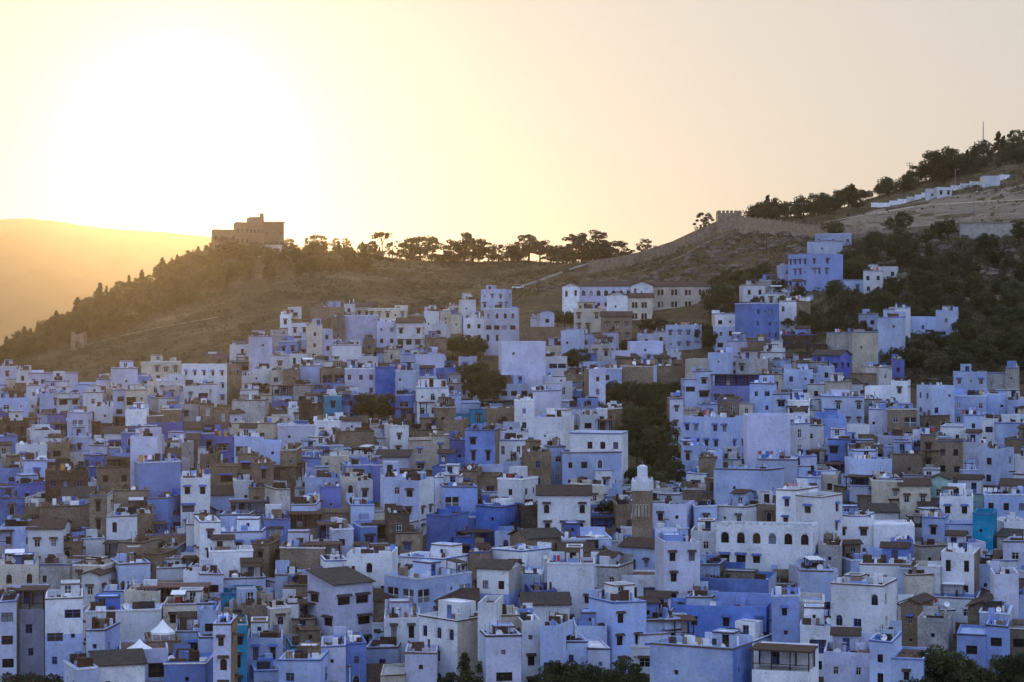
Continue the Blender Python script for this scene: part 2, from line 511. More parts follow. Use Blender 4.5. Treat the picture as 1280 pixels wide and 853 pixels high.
# far mountains beyond the valley on the left
V, Fc = [], []
MD = 5500.0
crest = [(-1800, 300), (-1200, 262), (-700, 300), (-300, 268), (-120, 283), (0, 274), (35, 272), (70, 276), (100, 281), (150, 287), (210, 291), (300, 300), (450, 318), (700, 345), (1000, 352), (1500, 330), (2300, 345)]
cx = np.arange(-1800, 2301, 12.0)
cy = np.interp(cx, [c[0] for c in crest], [c[1] for c in crest])
rs = np.random.RandomState(3)
cyn = cy + np.convolve(rs.uniform(-4, 4, len(cx) + 8), np.ones(9) / 9, 'valid')
rows = [(-2600, 0.0), (-1700, 0.30), (-900, 0.62), (-350, 0.86), (0, 1.0), (500, 0.8), (1500, 0.35), (2600, 0.0)]
for k, (dy, fr) in enumerate(rows):
    for a, c in zip(cx, cyn):
        top = -(c - HZ) / F * MD
        x = (a - 640) / F * MD
        jit = 0 if fr in (0.0, 1.0) else 28 * math.sin(a * 0.031 + k * 1.7) + 16 * math.sin(a * 0.083 + k)
        V.append((x, MD + dy, CZ - 214 + (top + 214) * fr + jit))
n = len(cx)
Fc = [(k * n + i, k * n + i + 1, (k + 1) * n + i + 1, (k + 1) * n + i) for k in range(len(rows) - 1) for i in range(n - 1)]
kind(link('far_hills', mesh('far_hills', V, Fc, smooth=True), mats=['far_ground']), 'structure')

# haze
V = [(x, y, z) for z in (CZ - 216, CZ + 320) for (x, y) in ((-9200, -9200), (9200, -9200), (9200, 9200), (-9200, 9200))]
hz = kind(link('haze', mesh('haze', V, [(3, 2, 1, 0), (4, 5, 6, 7), (0, 1, 5, 4), (1, 2, 6, 5), (2, 3, 7, 6), (3, 0, 4, 7)])), 'stuff')
m = bpy.data.materials.new('haze'); m.use_nodes = True
m.node_tree.nodes.clear()
o_ = m.node_tree.nodes.new('ShaderNodeOutputMaterial')
pv = m.node_tree.nodes.new('ShaderNodeVolumePrincipled')
pv.inputs['Color'].default_value = HAZE_COLOR
pv.inputs['Density'].default_value = HAZE_DENSITY
pv.inputs['Anisotropy'].default_value = HAZE_G
m.node_tree.links.new(pv.outputs[0], o_.inputs['Volume'])
hz.data.materials.append(m)

# ---------------------------------------------------------------- small mesh builder
class MB:
    def __init__(s):
        s.V, s.F, s.M = [], [], []
    def quad(s, a, b, c, d, m=0):
        n = len(s.V); s.V += [a, b, c, d]; s.F.append((n, n + 1, n + 2, n + 3)); s.M.append(m)
    def tri(s, a, b, c, m=0):
        n = len(s.V); s.V += [a, b, c]; s.F.append((n, n + 1, n + 2)); s.M.append(m)
    def box(s, x0, x1, y0, y1, z0, z1, m=0, taper=0.0):
        t = taper
        v = [(x0, y0, z0), (x1, y0, z0), (x1, y1, z0), (x0, y1, z0), (x0 + t, y0 + t, z1), (x1 - t, y0 + t, z1), (x1 - t, y1 - t, z1), (x0 + t, y1 - t, z1)]
        n = len(s.V); s.V += v
        for f in ((3, 2, 1, 0), (4, 5, 6, 7), (0, 1, 5, 4), (1, 2, 6, 5), (2, 3, 7, 6), (3, 0, 4, 7)):
            s.F.append(tuple(n + i for i in f)); s.M.append(m)
    def tube(s, pts, rads, k=6, m=0):
        rings = []
        for i, (p, r) in enumerate(zip(pts, rads)):
            p = Vector(p)
            q = Vector(pts[min(i + 1, len(pts) - 1)]) - Vector(pts[max(i - 1, 0)])
            q.normalize()
            a = q.orthogonal().normalized(); b = q.cross(a)
            n = len(s.V)
            for j in range(k):
                t = 2 * math.pi * j / k
                s.V.append(tuple(p + a * (r * math.cos(t)) + b * (r * math.sin(t))))
            rings.append(n)
        for r0, r1 in zip(rings, rings[1:]):
            for j in range(k):
                s.F.append((r0 + j, r0 + (j + 1) % k, r1 + (j + 1) % k, r1 + j)); s.M.append(m)
        s.F.append(tuple(rings[0] + j for j in reversed(range(k)))); s.M.append(m)
        s.F.append(tuple(rings[-1] + j for j in range(k))); s.M.append(m)
    def build(s, name, mats, parent=None, loc=None, rot=None, smooth=False):
        return link(name, (s.V, s.F, s.M) if SINK[0] else mesh(name, s.V, s.F, s.M, smooth), parent, mats, loc, rot)

# ---------------------------------------------------------------- window and hood meshes, shared by all houses
WSIZE = {'r': (0.9, 1.25), 's': (0.55, 0.6), 'a': (1.0, 1.5), 'd': (1.5, 1.2), 't': (0.75, 1.7), 'o': (2.3, 1.9), 'D': (0.95, 2.05), 'b': (1.35, 1.75), 'q': (1.1, 1.1), 'e': (0.7, 1.05), 'w': (2.1, 1.15)}
REC = 0.22
_wm = {}
def window_mesh(t, fc):
    if (t, fc) in _wm:
        return _wm[(t, fc)]
    w, h = WSIZE[t]
    b = MB()
    f = 0.07
    # pane set back behind the frame; in a loggia, painted shade
    b.quad((-w / 2, 0.0, 0), (w / 2, 0.0, 0), (w / 2, 0.0, h), (-w / 2, 0.0, h), 1)
    if t in 'ab':     # arched head: frame plate with a round top opening
        k = 8
        r = w / 2 - f
        zc = h - f - r
        arc = [(r * math.cos(math.pi * i / k), zc + r * math.sin(math.pi * i / k)) for i in range(k + 1)]
        for (x0, z0), (x1, z1) in zip(arc, arc[1:]):
            b.quad((x1, -0.10, z1), (x0, -0.10, z0), (x0 if abs(x0) > 1e-6 else 0, -0.10, h), (x1, -0.10, h), 2)
            b.quad((x0, -0.10, z0), (x1, -0.10, z1), (x1, 0, z1), (x0, 0, z0), 2)
        for sx in (-1, 1):
            x0, x1 = sorted((sx * w / 2, sx * r))
            b.box(x0, x1, -0.10, -0.004, 0, zc, 2)
            b.quad((x0, -0.10, zc), (x1, -0.10, zc), (x1, -0.10, h), (x0, -0.10, h), 2)
        b.box(-0.025, 0.025, -0.06, -0.004, 0.02, h - f, 0)
        b.box(-r, r, -0.065, -0.004, zc - 0.03, zc + 0.03, 0)
    elif t == 'o':    # open loggia: rail and two posts before a dark quad painting its deep shade
        b.box(-w / 2, w / 2, -0.16, -0.10, 0.80, 0.88, 0)
        for i in range(12):
            x = -w / 2 + 0.1 + i * (w - 0.2) / 11
            b.box(x - 0.015, x + 0.015, -0.15, -0.12, 0.0, 0.79, 0)
        b.box(-0.06, 0.06, -0.09, -0.004, 0, h, 0)
    else:
        b.box(-w / 2, w / 2, -0.09, -0.004, 0, f, 0)
        b.box(-w / 2, w / 2, -0.09, -0.004, h - f, h, 0)
        for sx in (-1, 1):
            x0, x1 = sorted((sx * w / 2, sx * (w / 2 - f)))
            b.box(x0, x1, -0.092, -0.004, f, h - f, 0)
        if t != 's':
            b.box(-0.03, 0.03, -0.07, -0.004, f, h - f, 0)
            b.box(-w / 2 + f, w / 2 - f, -0.06, -0.004, h * 0.62, h * 0.62 + 0.05, 0)
        if t == 'D':
            b.box(-w / 2 + f, w / 2 - f, -0.05, -0.004, f, h * 0.45, 0)
    me = mesh('window_' + t, b.V, b.F, b.M)
    for m in (fc, 'pane_and_shade', 'frame_white'):
        me.materials.append(MAT[m])
    _wm[(t, fc)] = me
    return me
_hm = {}
def hood_mesh(w, m):
    key = (round(w, 2), m)
    if key in _hm:
        return _hm[key]
    b = MB()
    a = w / 2 + 0.22
    b.quad((-a, -0.48, 0.0), (a, -0.48, 0.0), (a, 0.0, 0.26), (-a, 0.0, 0.26))
    b.quad((-a, -0.48, -0.07), (-a, 0.0, 0.05), (a, 0.0, 0.05), (a, -0.48, -0.07))
    b.quad((-a, -0.48, -0.07), (a, -0.48, -0.07), (a, -0.48, 0.0), (-a, -0.48, 0.0))
    for sx in (-a, a):
        b.quad((sx, -0.48, -0.07), (sx, -0.48, 0), (sx, 0, 0.26), (sx, 0, 0.05))
    me = mesh('window_hood', b.V, b.F, b.M)
    me.materials.append(MAT[m])
    _hm[key] = me
    return me

def facade(b, O, U, Wd, z0, z1, wins, band=None, mi=0):
    """wall face from O along U (horizontal), openings cut and lined; wins = (s centre, z sill, type)"""
    Nn = Vector((U.y, -U.x, 0))          # outward
    holes = []
    for s, z, t in wins:
        w, h = WSIZE[t]
        if s - w / 2 > 0.12 and s + w / 2 < Wd - 0.12 and z > z0 + 0.05 and z + h < z1 - 0.15:
            holes.append((s - w / 2, s + w / 2, z, z + h, t))
    xs = sorted({0.0, Wd} | {h[0] for h in holes} | {h[1] for h in holes})
    zs = sorted({z0, z1} | {h[2] for h in holes} | {h[3] for h in holes} | ({band} if band and z0 < band < z1 else set()))
    P = lambda s, z, dp=0.0: tuple(O + U * s + Vector((0, 0, z)) - Nn * dp)
    for x0, x1 in zip(xs, xs[1:]):
        if x1 - x0 < 1e-4:
            continue
        for c0, c1 in zip(zs, zs[1:]):
            if c1 - c0 < 1e-4:
                continue
            mx, mz = (x0 + x1) / 2, (c0 + c1) / 2
            if any(h[0] < mx < h[1] and h[2] < mz < h[3] for h in holes):
                continue
            b.quad(P(x0, c0), P(x1, c0), P(x1, c1), P(x0, c1), 1 if band and mz < band else mi)
    for a, c, e, g, t in holes:
        b.quad(P(a, e), P(c, e), P(c, e, REC), P(a, e, REC), mi); b.quad(P(a, g, REC), P(c, g, REC), P(c, g), P(a, g), mi)
        b.quad(P(a, e), P(a, e, REC), P(a, g, REC), P(a, g), mi); b.quad(P(c, e, REC), P(c, e), P(c, g), P(c, g, REC), mi)
    return [((a + c) / 2, e, t) for a, c, e, g, t in holes]

def volume(root, x0, x1, y0, y1, z0, h, wall, band=None, wins=None, roof='flat', parapet=0.7, trim=None, floor='terrace_grey',
           frame='frame_brown', hoods=0.0, hoodm='roof_tile', rng=random, below=4.0, wname='wall', bandmat=None, cren=False, eave=0.35, tile='roof_tile', side=None):
    """one block of a house: wall mesh with real openings, its roof, and a window object in each opening"""
    wins = wins or {}
    b = MB()
    top = z0 + h
    faces = {'front': (Vector((x0, y0, 0)), Vector((1, 0, 0)), x1 - x0), 'right': (Vector((x1, y0, 0)), Vector((0, 1, 0)), y1 - y0),
             'back': (Vector((x1, y1, 0)), Vector((-1, 0, 0)), x1 - x0), 'left': (Vector((x0, y1, 0)), Vector((0, -1, 0)), y1 - y0)}
    placed = []
    for nm, (O, U, Wd) in faces.items():
        ws = facade(b, O, U, Wd, z0 - below, top, wins.get(nm, []), (z0 + band) if band else None, 2 if side and nm in side[0] else 0)
        Nn = Vector((U.y, -U.x, 0))
        ang = {'front': 0, 'right': math.pi / 2, 'back': math.pi, 'left': -math.pi / 2}[nm]
        for s, z, t in ws:
            placed.append((O + U * s + Vector((0, 0, z)) - Nn * REC, O + U * s + Vector((0, 0, z)), ang, t))
    if roof == 'flat':
        t = 0.22; rz = top - parapet
        ox, oy = [(x0, y0), (x1, y0), (x1, y1), (x0, y1)], [(x0 + t, y0 + t), (x1 - t, y0 + t), (x1 - t, y1 - t), (x0 + t, y1 - t)]
        for i in range(4):
            j = (i + 1) % 4
            b.quad((*ox[i], top), (*ox[j], top), (*oy[j], top), (*oy[i], top))
            b.quad((*oy[i], top), (*oy[j], top), (*oy[j], rz), (*oy[i], rz))
    sx_, sy_ = (rng.uniform(-0.22, 0.22), rng.uniform(-0.18, 0.18)) if roof == 'flat' and h > 2.8 else (0.0, 0.0)
    def crook(vs):      # no parapet is level
        return [(x, y, z + (sx_ * ((x - x0) / (x1 - x0) - 0.5) + sy_ * ((y - y0) / (y1 - y0) - 0.5)) * max(0.0, min(1.0, (z - top + 0.5) / 0.4))) if z > top - 0.5 else (x, y, z) for x, y, z in vs]
    b.V = crook(b.V)
    w_o = b.build(wname, ['wall_' + wall, 'wall_' + (bandmat or wall)] + (['wall_' + side[1]] if side else []), root)
    if roof == 'flat':
        r = MB()
        r.box(x0 + t * 0.9, x1 - t * 0.9, y0 + t * 0.9, y1 - t * 0.9, rz - 0.25, rz + 0.004)
        r.build('roof', [floor], root)
        if trim:
            c = MB(); e = 0.09; hh = 0.16
            zt = top - 0.1 if trim != 'low' else rz
            for (a0, a1, c0, c1) in ((x0 - e, x1 + e, y0 - e, y0 - 0.002), (x0 - e, x1 + e, y1 + 0.002, y1 + e), (x0 - e, x0 - 0.002, y0, y1), (x1 + 0.002, x1 + e, y0, y1)):
                c.box(a0, a1, c0, c1, zt - hh, zt)
            c.V = crook(c.V)
            c.build('cornice', [trim], root)
        if cren:
            k = 0
            for xx in np.arange(x0 + 0.25, x1 - 0.3, 1.1):
                m_ = MB(); m_.box(xx, xx + 0.5, y0 + 0.005, y0 + 0.20, top, top + 0.45); m_.build('merlon', ['wall_' + wall], root)
    else:
        rise = 0.30 * min((x1 - x0), (y1 - y0)) / 2 + 0.25
        r = MB(); e = eave; th = 0.16
        if roof == 'tile_t':       # ridge along the width
            ym = (y0 + y1) / 2
            A = [(x0 - e, y0 - e, top), (x1 + e, y0 - e, top), (x1 + e, ym, top + rise), (x0 - e, ym, top + rise), (x0 - e, y1 + e, top), (x1 + e, y1 + e, top)]
            g = [((x0, y0, top), (x0, y1, top), (x0, ym, top + rise)), ((x1, y0, top), (x1, ym, top + rise), (x1, y1, top))]
            planes = [(0, 1, 2, 3), (3, 2, 5, 4)]
        elif roof == 'tile_g':     # gable to the front
            xm = (x0 + x1) / 2
            A = [(x0 - e, y0 - e, top), (x0 - e, y1 + e, top), (xm, y1 + e, top + rise), (xm, y0 - e, top + rise), (x1 + e, y0 - e, top), (x1 + e, y1 + e, top)]
            g = [((x0, y0, top), (x1, y0, top), (xm, y0, top + rise)), ((x0, y1, top), (xm, y1, top + rise), (x1, y1, top))]
            planes = [(1, 0, 3, 2), (2, 3, 4, 5)]
        else:                      # 'tile_s': lean-to, low at the front
            A = [(x0 - e, y0 - e, top), (x1 + e, y0 - e, top), (x1 + e, y1, top + rise * 1.2), (x0 - e, y1, top + rise * 1.2)]
            g = [((x0, y0, top), (x0, y1, top), (x0, y1, top + rise)), ((x1, y0, top), (x1, y1, top + rise), (x1, y1, top))]
            planes = [(0, 1, 2, 3)]
        up = lambda p, dz: (p[0], p[1], p[2] + dz)
        for pl in planes:
            q = [A[i] for i in pl]
            r.quad(*[up(p, th) for p in q]); r.quad(*[up(p, 0.02) for p in reversed(q)])
            for i in range(4):
                r.quad(up(q[i], 0.02), up(q[(i + 1) % 4], 0.02), up(q[(i + 1) % 4], th), up(q[i], th))
        r.build('roof', [tile], root)
        gm = MB()
        for tr in g:
            gm.tri(*tr)
        gm.build('gable', ['wall_' + wall], root)
    hm = rng.random() < hoods * 0.75
    for p, po, ang, t in placed:
        o = link('window' if t not in 'D' else 'door', window_mesh(t, frame), root, loc=p, rot=(0, 0, ang))
        if hm and t in 'radtqew' and WSIZE[t][0] > 0.6:
            link('window_hood', hood_mesh(WSIZE[t][0], hoodm), o, loc=(0, -REC + 0.003, WSIZE[t][1] + 0.16))
    return w_o

def rows_of(Wd, h, rng, styles, n_st, storey=3.0, z0=0.0, dens=1.0, per=None):
    out = []
    n = per or max(1, int((Wd - 0.4) / (2.15 / dens)))
    for k in range(n_st):
        zt = z0 + h - 0.8 - (k + 1) * storey      # storey floor counted down from the roof
        t = styles[min(k, len(styles) - 1)]
        for i in range(n):
            s = Wd * (i + 0.5) / n + rng.uniform(-0.18, 0.18)
            u = rng.random()
            if u < 0.2 and n > 1 and not per:
                continue
            tt = t if u < 0.82 else rng.choice('sseq')
            if per:
                tt = t
            w, hh = WSIZE[tt]
            out.append((s, zt + (0.95 if tt not in 'Do' else 0.12) + (0.4 if tt == 's' else 0), tt))
    return out

HOUSES = []        # records for labels and for things that stand on roofs
def house(px0, px1, ytop, st, col, opt='', c=None, seed=0, hpx=None, dep=None, per=None, kindname='house'):
    """px0..px1 photograph columns of the whole outline, ytop row of the roof edge, st storeys, c fraction of the
    outline where the near corner stands (faces left and right of it), opt letters for roof and windows"""
    rng = random.Random(seed * 7919 + 13)
    storey = 3.05
    h = st * storey + (0.75 if 't' not in opt and 'g' not in opt else 0.2)
    pm = (px0 + px1) / 2
    d = solve_d(pm, ytop, h)
    sc = F / d
    if c is None:
        th = math.radians(rng.uniform(-9, 9)); f0, f1 = px0, px1
        w = (px1 - px0) / sc
        dp = dep or rng.uniform(6.5, 9.5)
    elif c >= 0.5:      # large face on the left, flank on the right
        pr = (1 - c) * (px1 - px0) / sc
        dp = dep or max(7.0, min(11.0, pr * 1.25))
        th = -math.asin(min(0.80, pr / dp)); f0, f1 = px0, px0 + c * (px1 - px0)
        w = (f1 - f0) / sc / math.cos(th)
    else:
        pr = c * (px1 - px0) / sc
        dp = dep or max(7.0, min(11.0, pr * 1.25))
        th = math.asin(min(0.80, pr / dp)); f0, f1 = px0 + c * (px1 - px0), px1
        w = (f1 - f0) / sc / math.cos(th)
    w = max(w, 2.2)
    fm = (f0 + f1) / 2
    X = px_x(fm, d)
    rz = th - math.atan2(X, d)
    gz = row_to_z(ytop, d) - h
    if SINK[0]:
        root = Piece()
    else:
        root = bpy.data.objects.new(kindname, None)
        COL.objects.link(root)
    root.location = (X, d, gz); root.rotation_euler = (0, 0, rz)
    root.empty_display_size = 1.0
    x0, x1 = -w / 2, w / 2
    # styles
    frame = rng.choice(['frame_brown', 'frame_brown', 'frame_blue', 'frame_white'])
    trim = rng.choice(['trim_dark', 'trim_brown', 'trim_blue', None, None, 'trim_white'])
    if 'e' in opt: trim = 'trim_brown'
    if 'u' in opt: trim = 'trim_blue'
    floor = rng.choice(['terrace_grey', 'terrace_pale', 'terrace_blue', 'terrace_pale', 'terrace_red'])
    if col in 'TK': floor = rng.choice(['terrace_grey', 'terrace_red'])
    styles = [rng.choice('rrrdatqew') for _ in range(3)]
    if rng.random() < 0.6: styles = [styles[0]] * 3
    if rng.random() < 0.12 and st > 1 and not set('arnA') & set(opt): styles = ['o'] + styles[1:]
    if 'A' in opt: styles = ['b', 'd', 'd']
    if 'a' in opt: styles = ['a'] * 3
    if 'r' in opt: styles = ['r'] * 3
    if 'd' in opt: styles = ['d'] * 3
    wins = {}
    nst = min(st, 3)
    if 'n' in opt:
        for fn, Wd in (('front', w), ('left', dp), ('right', dp)):
            if rng.random() < 0.6:
                wins[fn] = [(rng.uniform(0.25, 0.75) * Wd, h - rng.uniform(2.4, 4.2), 's')]
    else:
        wins['front'] = rows_of(w, h, rng, styles, nst, storey, per=per)
        sd = rows_of(dp, h, rng, styles, nst, storey, dens=0.8)
        sd = [x for x in sd if rng.random() < 0.7]
        wins['left'] = sd if rng.random() < 0.8 else []
        wins['right'] = sd if rng.random() < 0.8 else []
    band = None; bandmat = None
    if 'b' in opt or (col in 'WLY' and rng.random() < 0.2 and 'x' not in opt and 'n' not in opt):
        band = h - rng.choice([3.6, 5.0, 6.2]); bandmat = rng.choice('PPPQ')
        if band < 0.8: band = None
    roof = 'tile_t' if 't' in opt else 'tile_g' if 'g' in opt else 'tile_s' if 'i' in opt else 'flat'
    feat = dict(o=root, col=col, w=w, dp=dp, h=h, st=st, d=d, X=X, px=fm, px0=px0, px1=px1, ytop=ytop, opt=opt, roof=roof, band=bandmat if band else None,
                styles=styles, n='n' in opt, extra=[], rz=rz, gz=gz, parap=0.7, nwin=len(wins.get('front', [])), thing=kindname)
    side = None
    if rng.random() < 0.26 and col != 'K' and 'x' not in opt:
        side = (rng.choice([('left', 'right', 'back'), ('right', 'back'), ('left', 'back')]), rng.choice('TTTGYP' if col != 'P' else 'TTGWQ'))
    parap = rng.choice([0.35, 0.6, 0.8, 0.95])
    feat['parap'] = parap
    below = 4.0 + max(0.0, gz - min(ground(X, d), ground(X, d + 3)))
    if 'k' in opt:           # open wooden top storey over a lower block
        lh = h - 2.7
        volume(root, x0, x1, 0, dp, 0, lh, col, band if band and band < lh else None, {k: [q for q in v if q[1] + 1.6 < lh] for k, v in wins.items()}, 'flat', 0.15, None, 'terrace_grey', frame,
               0.6, 'roof_tile', rng, below)
        p = MB()
        n = max(2, int(w / 2.4))
        for i in range(n + 1):
            xx = x0 + 0.12 + (w - 0.24) * i / n
            for yy in (0.12, min(dp, 4.5) - 0.12):
                q = MB(); q.box(xx - 0.08, xx + 0.08, yy - 0.08, yy + 0.08, lh + 0.01, h - 0.25); q.build('post', ['wood'], root)
        q = MB(); q.box(x0, x1, 0.09, 0.15, lh + 0.75, lh + 0.85); q.build('rail', ['wood'], root)
        q = MB(); q.box(x0 - 0.3, x1 + 0.3, -0.4, min(dp, 4.5) + 0.3, h - 0.25, h - 0.05)
        q.build('terrace_roof', [rng.choice(['roof_tile', 'wood', 'terrace_red', 'roof_tile_grey'])], root)
        if dp > 5.5:
            volume(root, x0 + 0.02, x1 - 0.02, min(dp, 4.5), dp, lh, 2.5, col, None, {'front': [(w * 0.3, lh + 0.1, 'D')]}, 'flat', 0.3, None, 'terrace_grey', frame, 0, rng=rng, below=0.3, wname='upper_wall')
        feat['extra'].append('open wooden terrace')
    else:
        hood_p = 0.55 if 'h' not in opt else 1.0
        hoodm = rng.choice(['roof_tile', 'roof_tile', 'trim_blue', 'trim_dark'])
        tl = rng.choice(['roof_tile', 'roof_tile_grey'])
        if roof == 'flat' and w > 6.2 and not set('xAazk') & set(opt) and rng.random() < 0.6:
            # grown in two builds: a lower block against a higher one
            fr = rng.uniform(0.36, 0.64); xm = x0 + fr * w
            lowleft = rng.random() < 0.5
            dh = rng.uniform(0.7, 2.7); yo = rng.uniform(-0.9, 1.2)
            lo_, hi_ = ((x0, xm + 0.03), (xm, x1)) if lowleft else ((xm - 0.03, x1), (x0, xm))
            c2 = col if rng.random() < 0.55 else rng.choice('WPLYT' if col not in 'TK' else 'TGYW')
            for (a_, b2), hh, y_, cc in ((lo_, h - dh, yo, c2), (hi_, h, 0.0, col)):
                ww = {}
                if 'n' in opt:
                    ww['front'] = [((b2 - a_) * 0.5, hh - rng.uniform(2.2, 3.6), rng.choice('sse'))]
                else:
                    ww['front'] = rows_of(b2 - a_, hh, rng, styles, nst, storey, per=None)
                    ww['left'] = ww['right'] = [x for x in rows_of(dp - y_, hh, rng, styles, nst, storey, dens=0.8) if rng.random() < 0.6]
                volume(root, a_, b2, y_, dp, 0, hh, cc, (band if band and band < hh - 1 else None), ww, 'flat' if cc == col or rng.random() < 0.7 else 'tile_s', rng.choice([0.3, 0.6, 0.9]) if hh < h else parap,
                       trim, floor, frame, hood_p, hoodm, rng, below, bandmat=bandmat, side=side, tile=tl)
            x0, x1 = hi_; w = x1 - x0
            feat['extra'].insert(0, 'lower wing')
        else:
            volume(root, x0, x1, 0, dp, 0, h, col, band, wins, roof, parap, trim, floor, frame, hood_p, hoodm, rng, below, bandmat=bandmat, cren='z' in opt, tile=tl, side=side)
    # set-back rooms and sheds on the flat roof
    if roof == 'flat' and 'k' not in opt and 'x' not in opt:
        rz0 = h - parap
        taken = []
        for q in range(2):
            if rng.random() < (0.62 if q == 0 else 0.30) and w > 4.2 and dp > 4:
                rw = rng.uniform(2.2, min(w * 0.6, 5.0)); rd = rng.uniform(2.2, min(dp * 0.5, 4.2)); rh = rng.choice([1.5, 2.3, 2.4, 2.6])
                cx = rng.uniform(x0 + rw / 2 + 0.3, x1 - rw / 2 - 0.3)
                if any(abs(cx - a) < (rw + b_) / 2 + 0.1 for a, b_ in taken):
                    continue
                taken.append((cx, rw))
                yb = rng.uniform(dp * 0.35, max(dp - rd - 0.3, dp * 0.36))
                rc = col if rng.random() < 0.55 else rng.choice('WWPLTQB')
                wn_ = {'front': [(rng.uniform(0.3, 0.7) * rw, rz0 + 0.1, 'D')] if rng.random() < 0.7 else [(rw * 0.5, rz0 + 0.9, 's')]}
                volume(root, cx - rw / 2, cx + rw / 2, yb, yb + rd, rz0 + 0.006, rh, rc, None, wn_, 'flat' if rng.random() < 0.8 else 'tile_t', 0.15,
                       rng.choice([None, 'trim_dark', 'trim_brown']), floor, rng.choice(['frame_blue', 'frame_brown', 'frame_white']), 0.4, rng=rng, below=0.1, wname='rooftop_room')
                feat['extra'].append('rooftop room' if not any('room' in e for e in feat['extra']) else 'two rooms')
        if rng.random() < 0.20 and w > 5:       # lean-to canopy
            q = MB(); cw = rng.uniform(2, w * 0.5); cx = rng.uniform(x0 + cw / 2 + 0.2, x1 - cw / 2 - 0.2)
            zc = rz0 + 2.1
            for sx in (-1, 1):
                for yy in (0.5, 2.6):
                    p_ = MB(); p_.box(cx + sx * cw / 2 * 0.92 - 0.05, cx + sx * cw / 2 * 0.92 + 0.05, yy - 0.05, yy + 0.05, rz0, zc + (0.25 if yy > 1 else 0)); p_.build('canopy_post', ['wood'], root)
            q.quad((cx - cw / 2, 0.3, zc), (cx + cw / 2, 0.3, zc), (cx + cw / 2, 2.9, zc + 0.3), (cx - cw / 2, 2.9, zc + 0.3))
            q.quad((cx - cw / 2, 2.9, zc + 0.36), (cx + cw / 2, 2.9, zc + 0.36), (cx + cw / 2, 0.3, zc + 0.06), (cx - cw / 2, 0.3, zc + 0.06))
            for (ax, ay, az), (bx, by, bz) in (((cx - cw / 2, 0.3, zc), (cx + cw / 2, 0.3, zc)), ):
                q.quad((ax, ay, az), (bx, by, bz), (bx, by, bz + 0.06), (ax, ay, az + 0.06))
            q.build('canopy', [rng.choice(['roof_tile', 'terrace_pale', 'wood', 'cloth_white', 'roof_tile_grey'])], root)
            feat['extra'].append('roof canopy')
        if rng.random() < 0.35:
            q = MB(); xx = rng.uniform(x0 + 0.5, x1 - 0.9); yy = rng.uniform(0.5, dp - 1)
            q.box(xx, xx + 0.45, yy, yy + 0.45, rz0, rz0 + rng.uniform(0.9, 1.5)); q.box(xx - 0.06, xx + 0.51, yy - 0.06, yy + 0.51, rz0 + 1.52, rz0 + 1.62)
            q.V = [(a, b_, min(z, rz0 + 1.6)) for a, b_, z in q.V]
            q.build('chimney', ['wall_' + col], root)
        # the clutter of a lived-in roof
        q = MB()
        for _ in range(rng.randint(7, 18)):
            a = rng.choice([0.3, 0.5, 0.8, 1.3, 2.0]) * rng.uniform(0.6, 1.2); e_ = rng.uniform(0.25, 0.9); hh = rng.choice([0.4, 0.7, 1.0, 1.3, 1.7]) * rng.uniform(0.7, 1.1)
            xx = rng.uniform(x0 + 0.3, max(x0 + 0.4, x1 - 0.3 - a)); yy = rng.uniform(0.35, max(0.5, dp - 1.2))
            q.box(xx, min(xx + a, x1 - 0.25), yy, yy + e_, rz0 + 0.007, rz0 + hh, rng.choice([0, 0, 1, 2, 3, 3, 3, 4, 5, 5, 6, 7]), taper=rng.choice([0, 0, 0.06]))
            if rng.random() < 0.4:
                q.tube([(xx, yy, rz0), (xx + rng.uniform(-0.2, 0.2), yy, rz0 + rng.uniform(1.2, 2.4))], [0.03, 0.03], 4, 3)
        if rng.random() < 0.5:      # a raised stretch of parapet
            a = rng.uniform(0.25, 0.7) * w; xx = rng.choice([x0 + 0.004, x1 - a - 0.004])
            q.box(xx, xx + a, dp - 0.25, dp - 0.004, rz0, h + rng.uniform(0.5, 1.4), 0)
        cl = q.build('rooftop_clutter', ['wall_' + col, 'wall_W', 'terrace_red', 'wood', 'wall_Q', 'wall_T', 'tank_black', 'cloth_white'], root)
        cl['kind'] = 'stuff'
        feat['free'] = [(rng.uniform(x0 + 0.5, x1 - 0.5), rng.uniform(0.5, max(0.6, dp * 0.3)), rz0) for _ in range(4)]
    HOUSES.append(feat)
    return feat
def row_to_z(y, d):
    return CZ - (y - HZ) / F * d

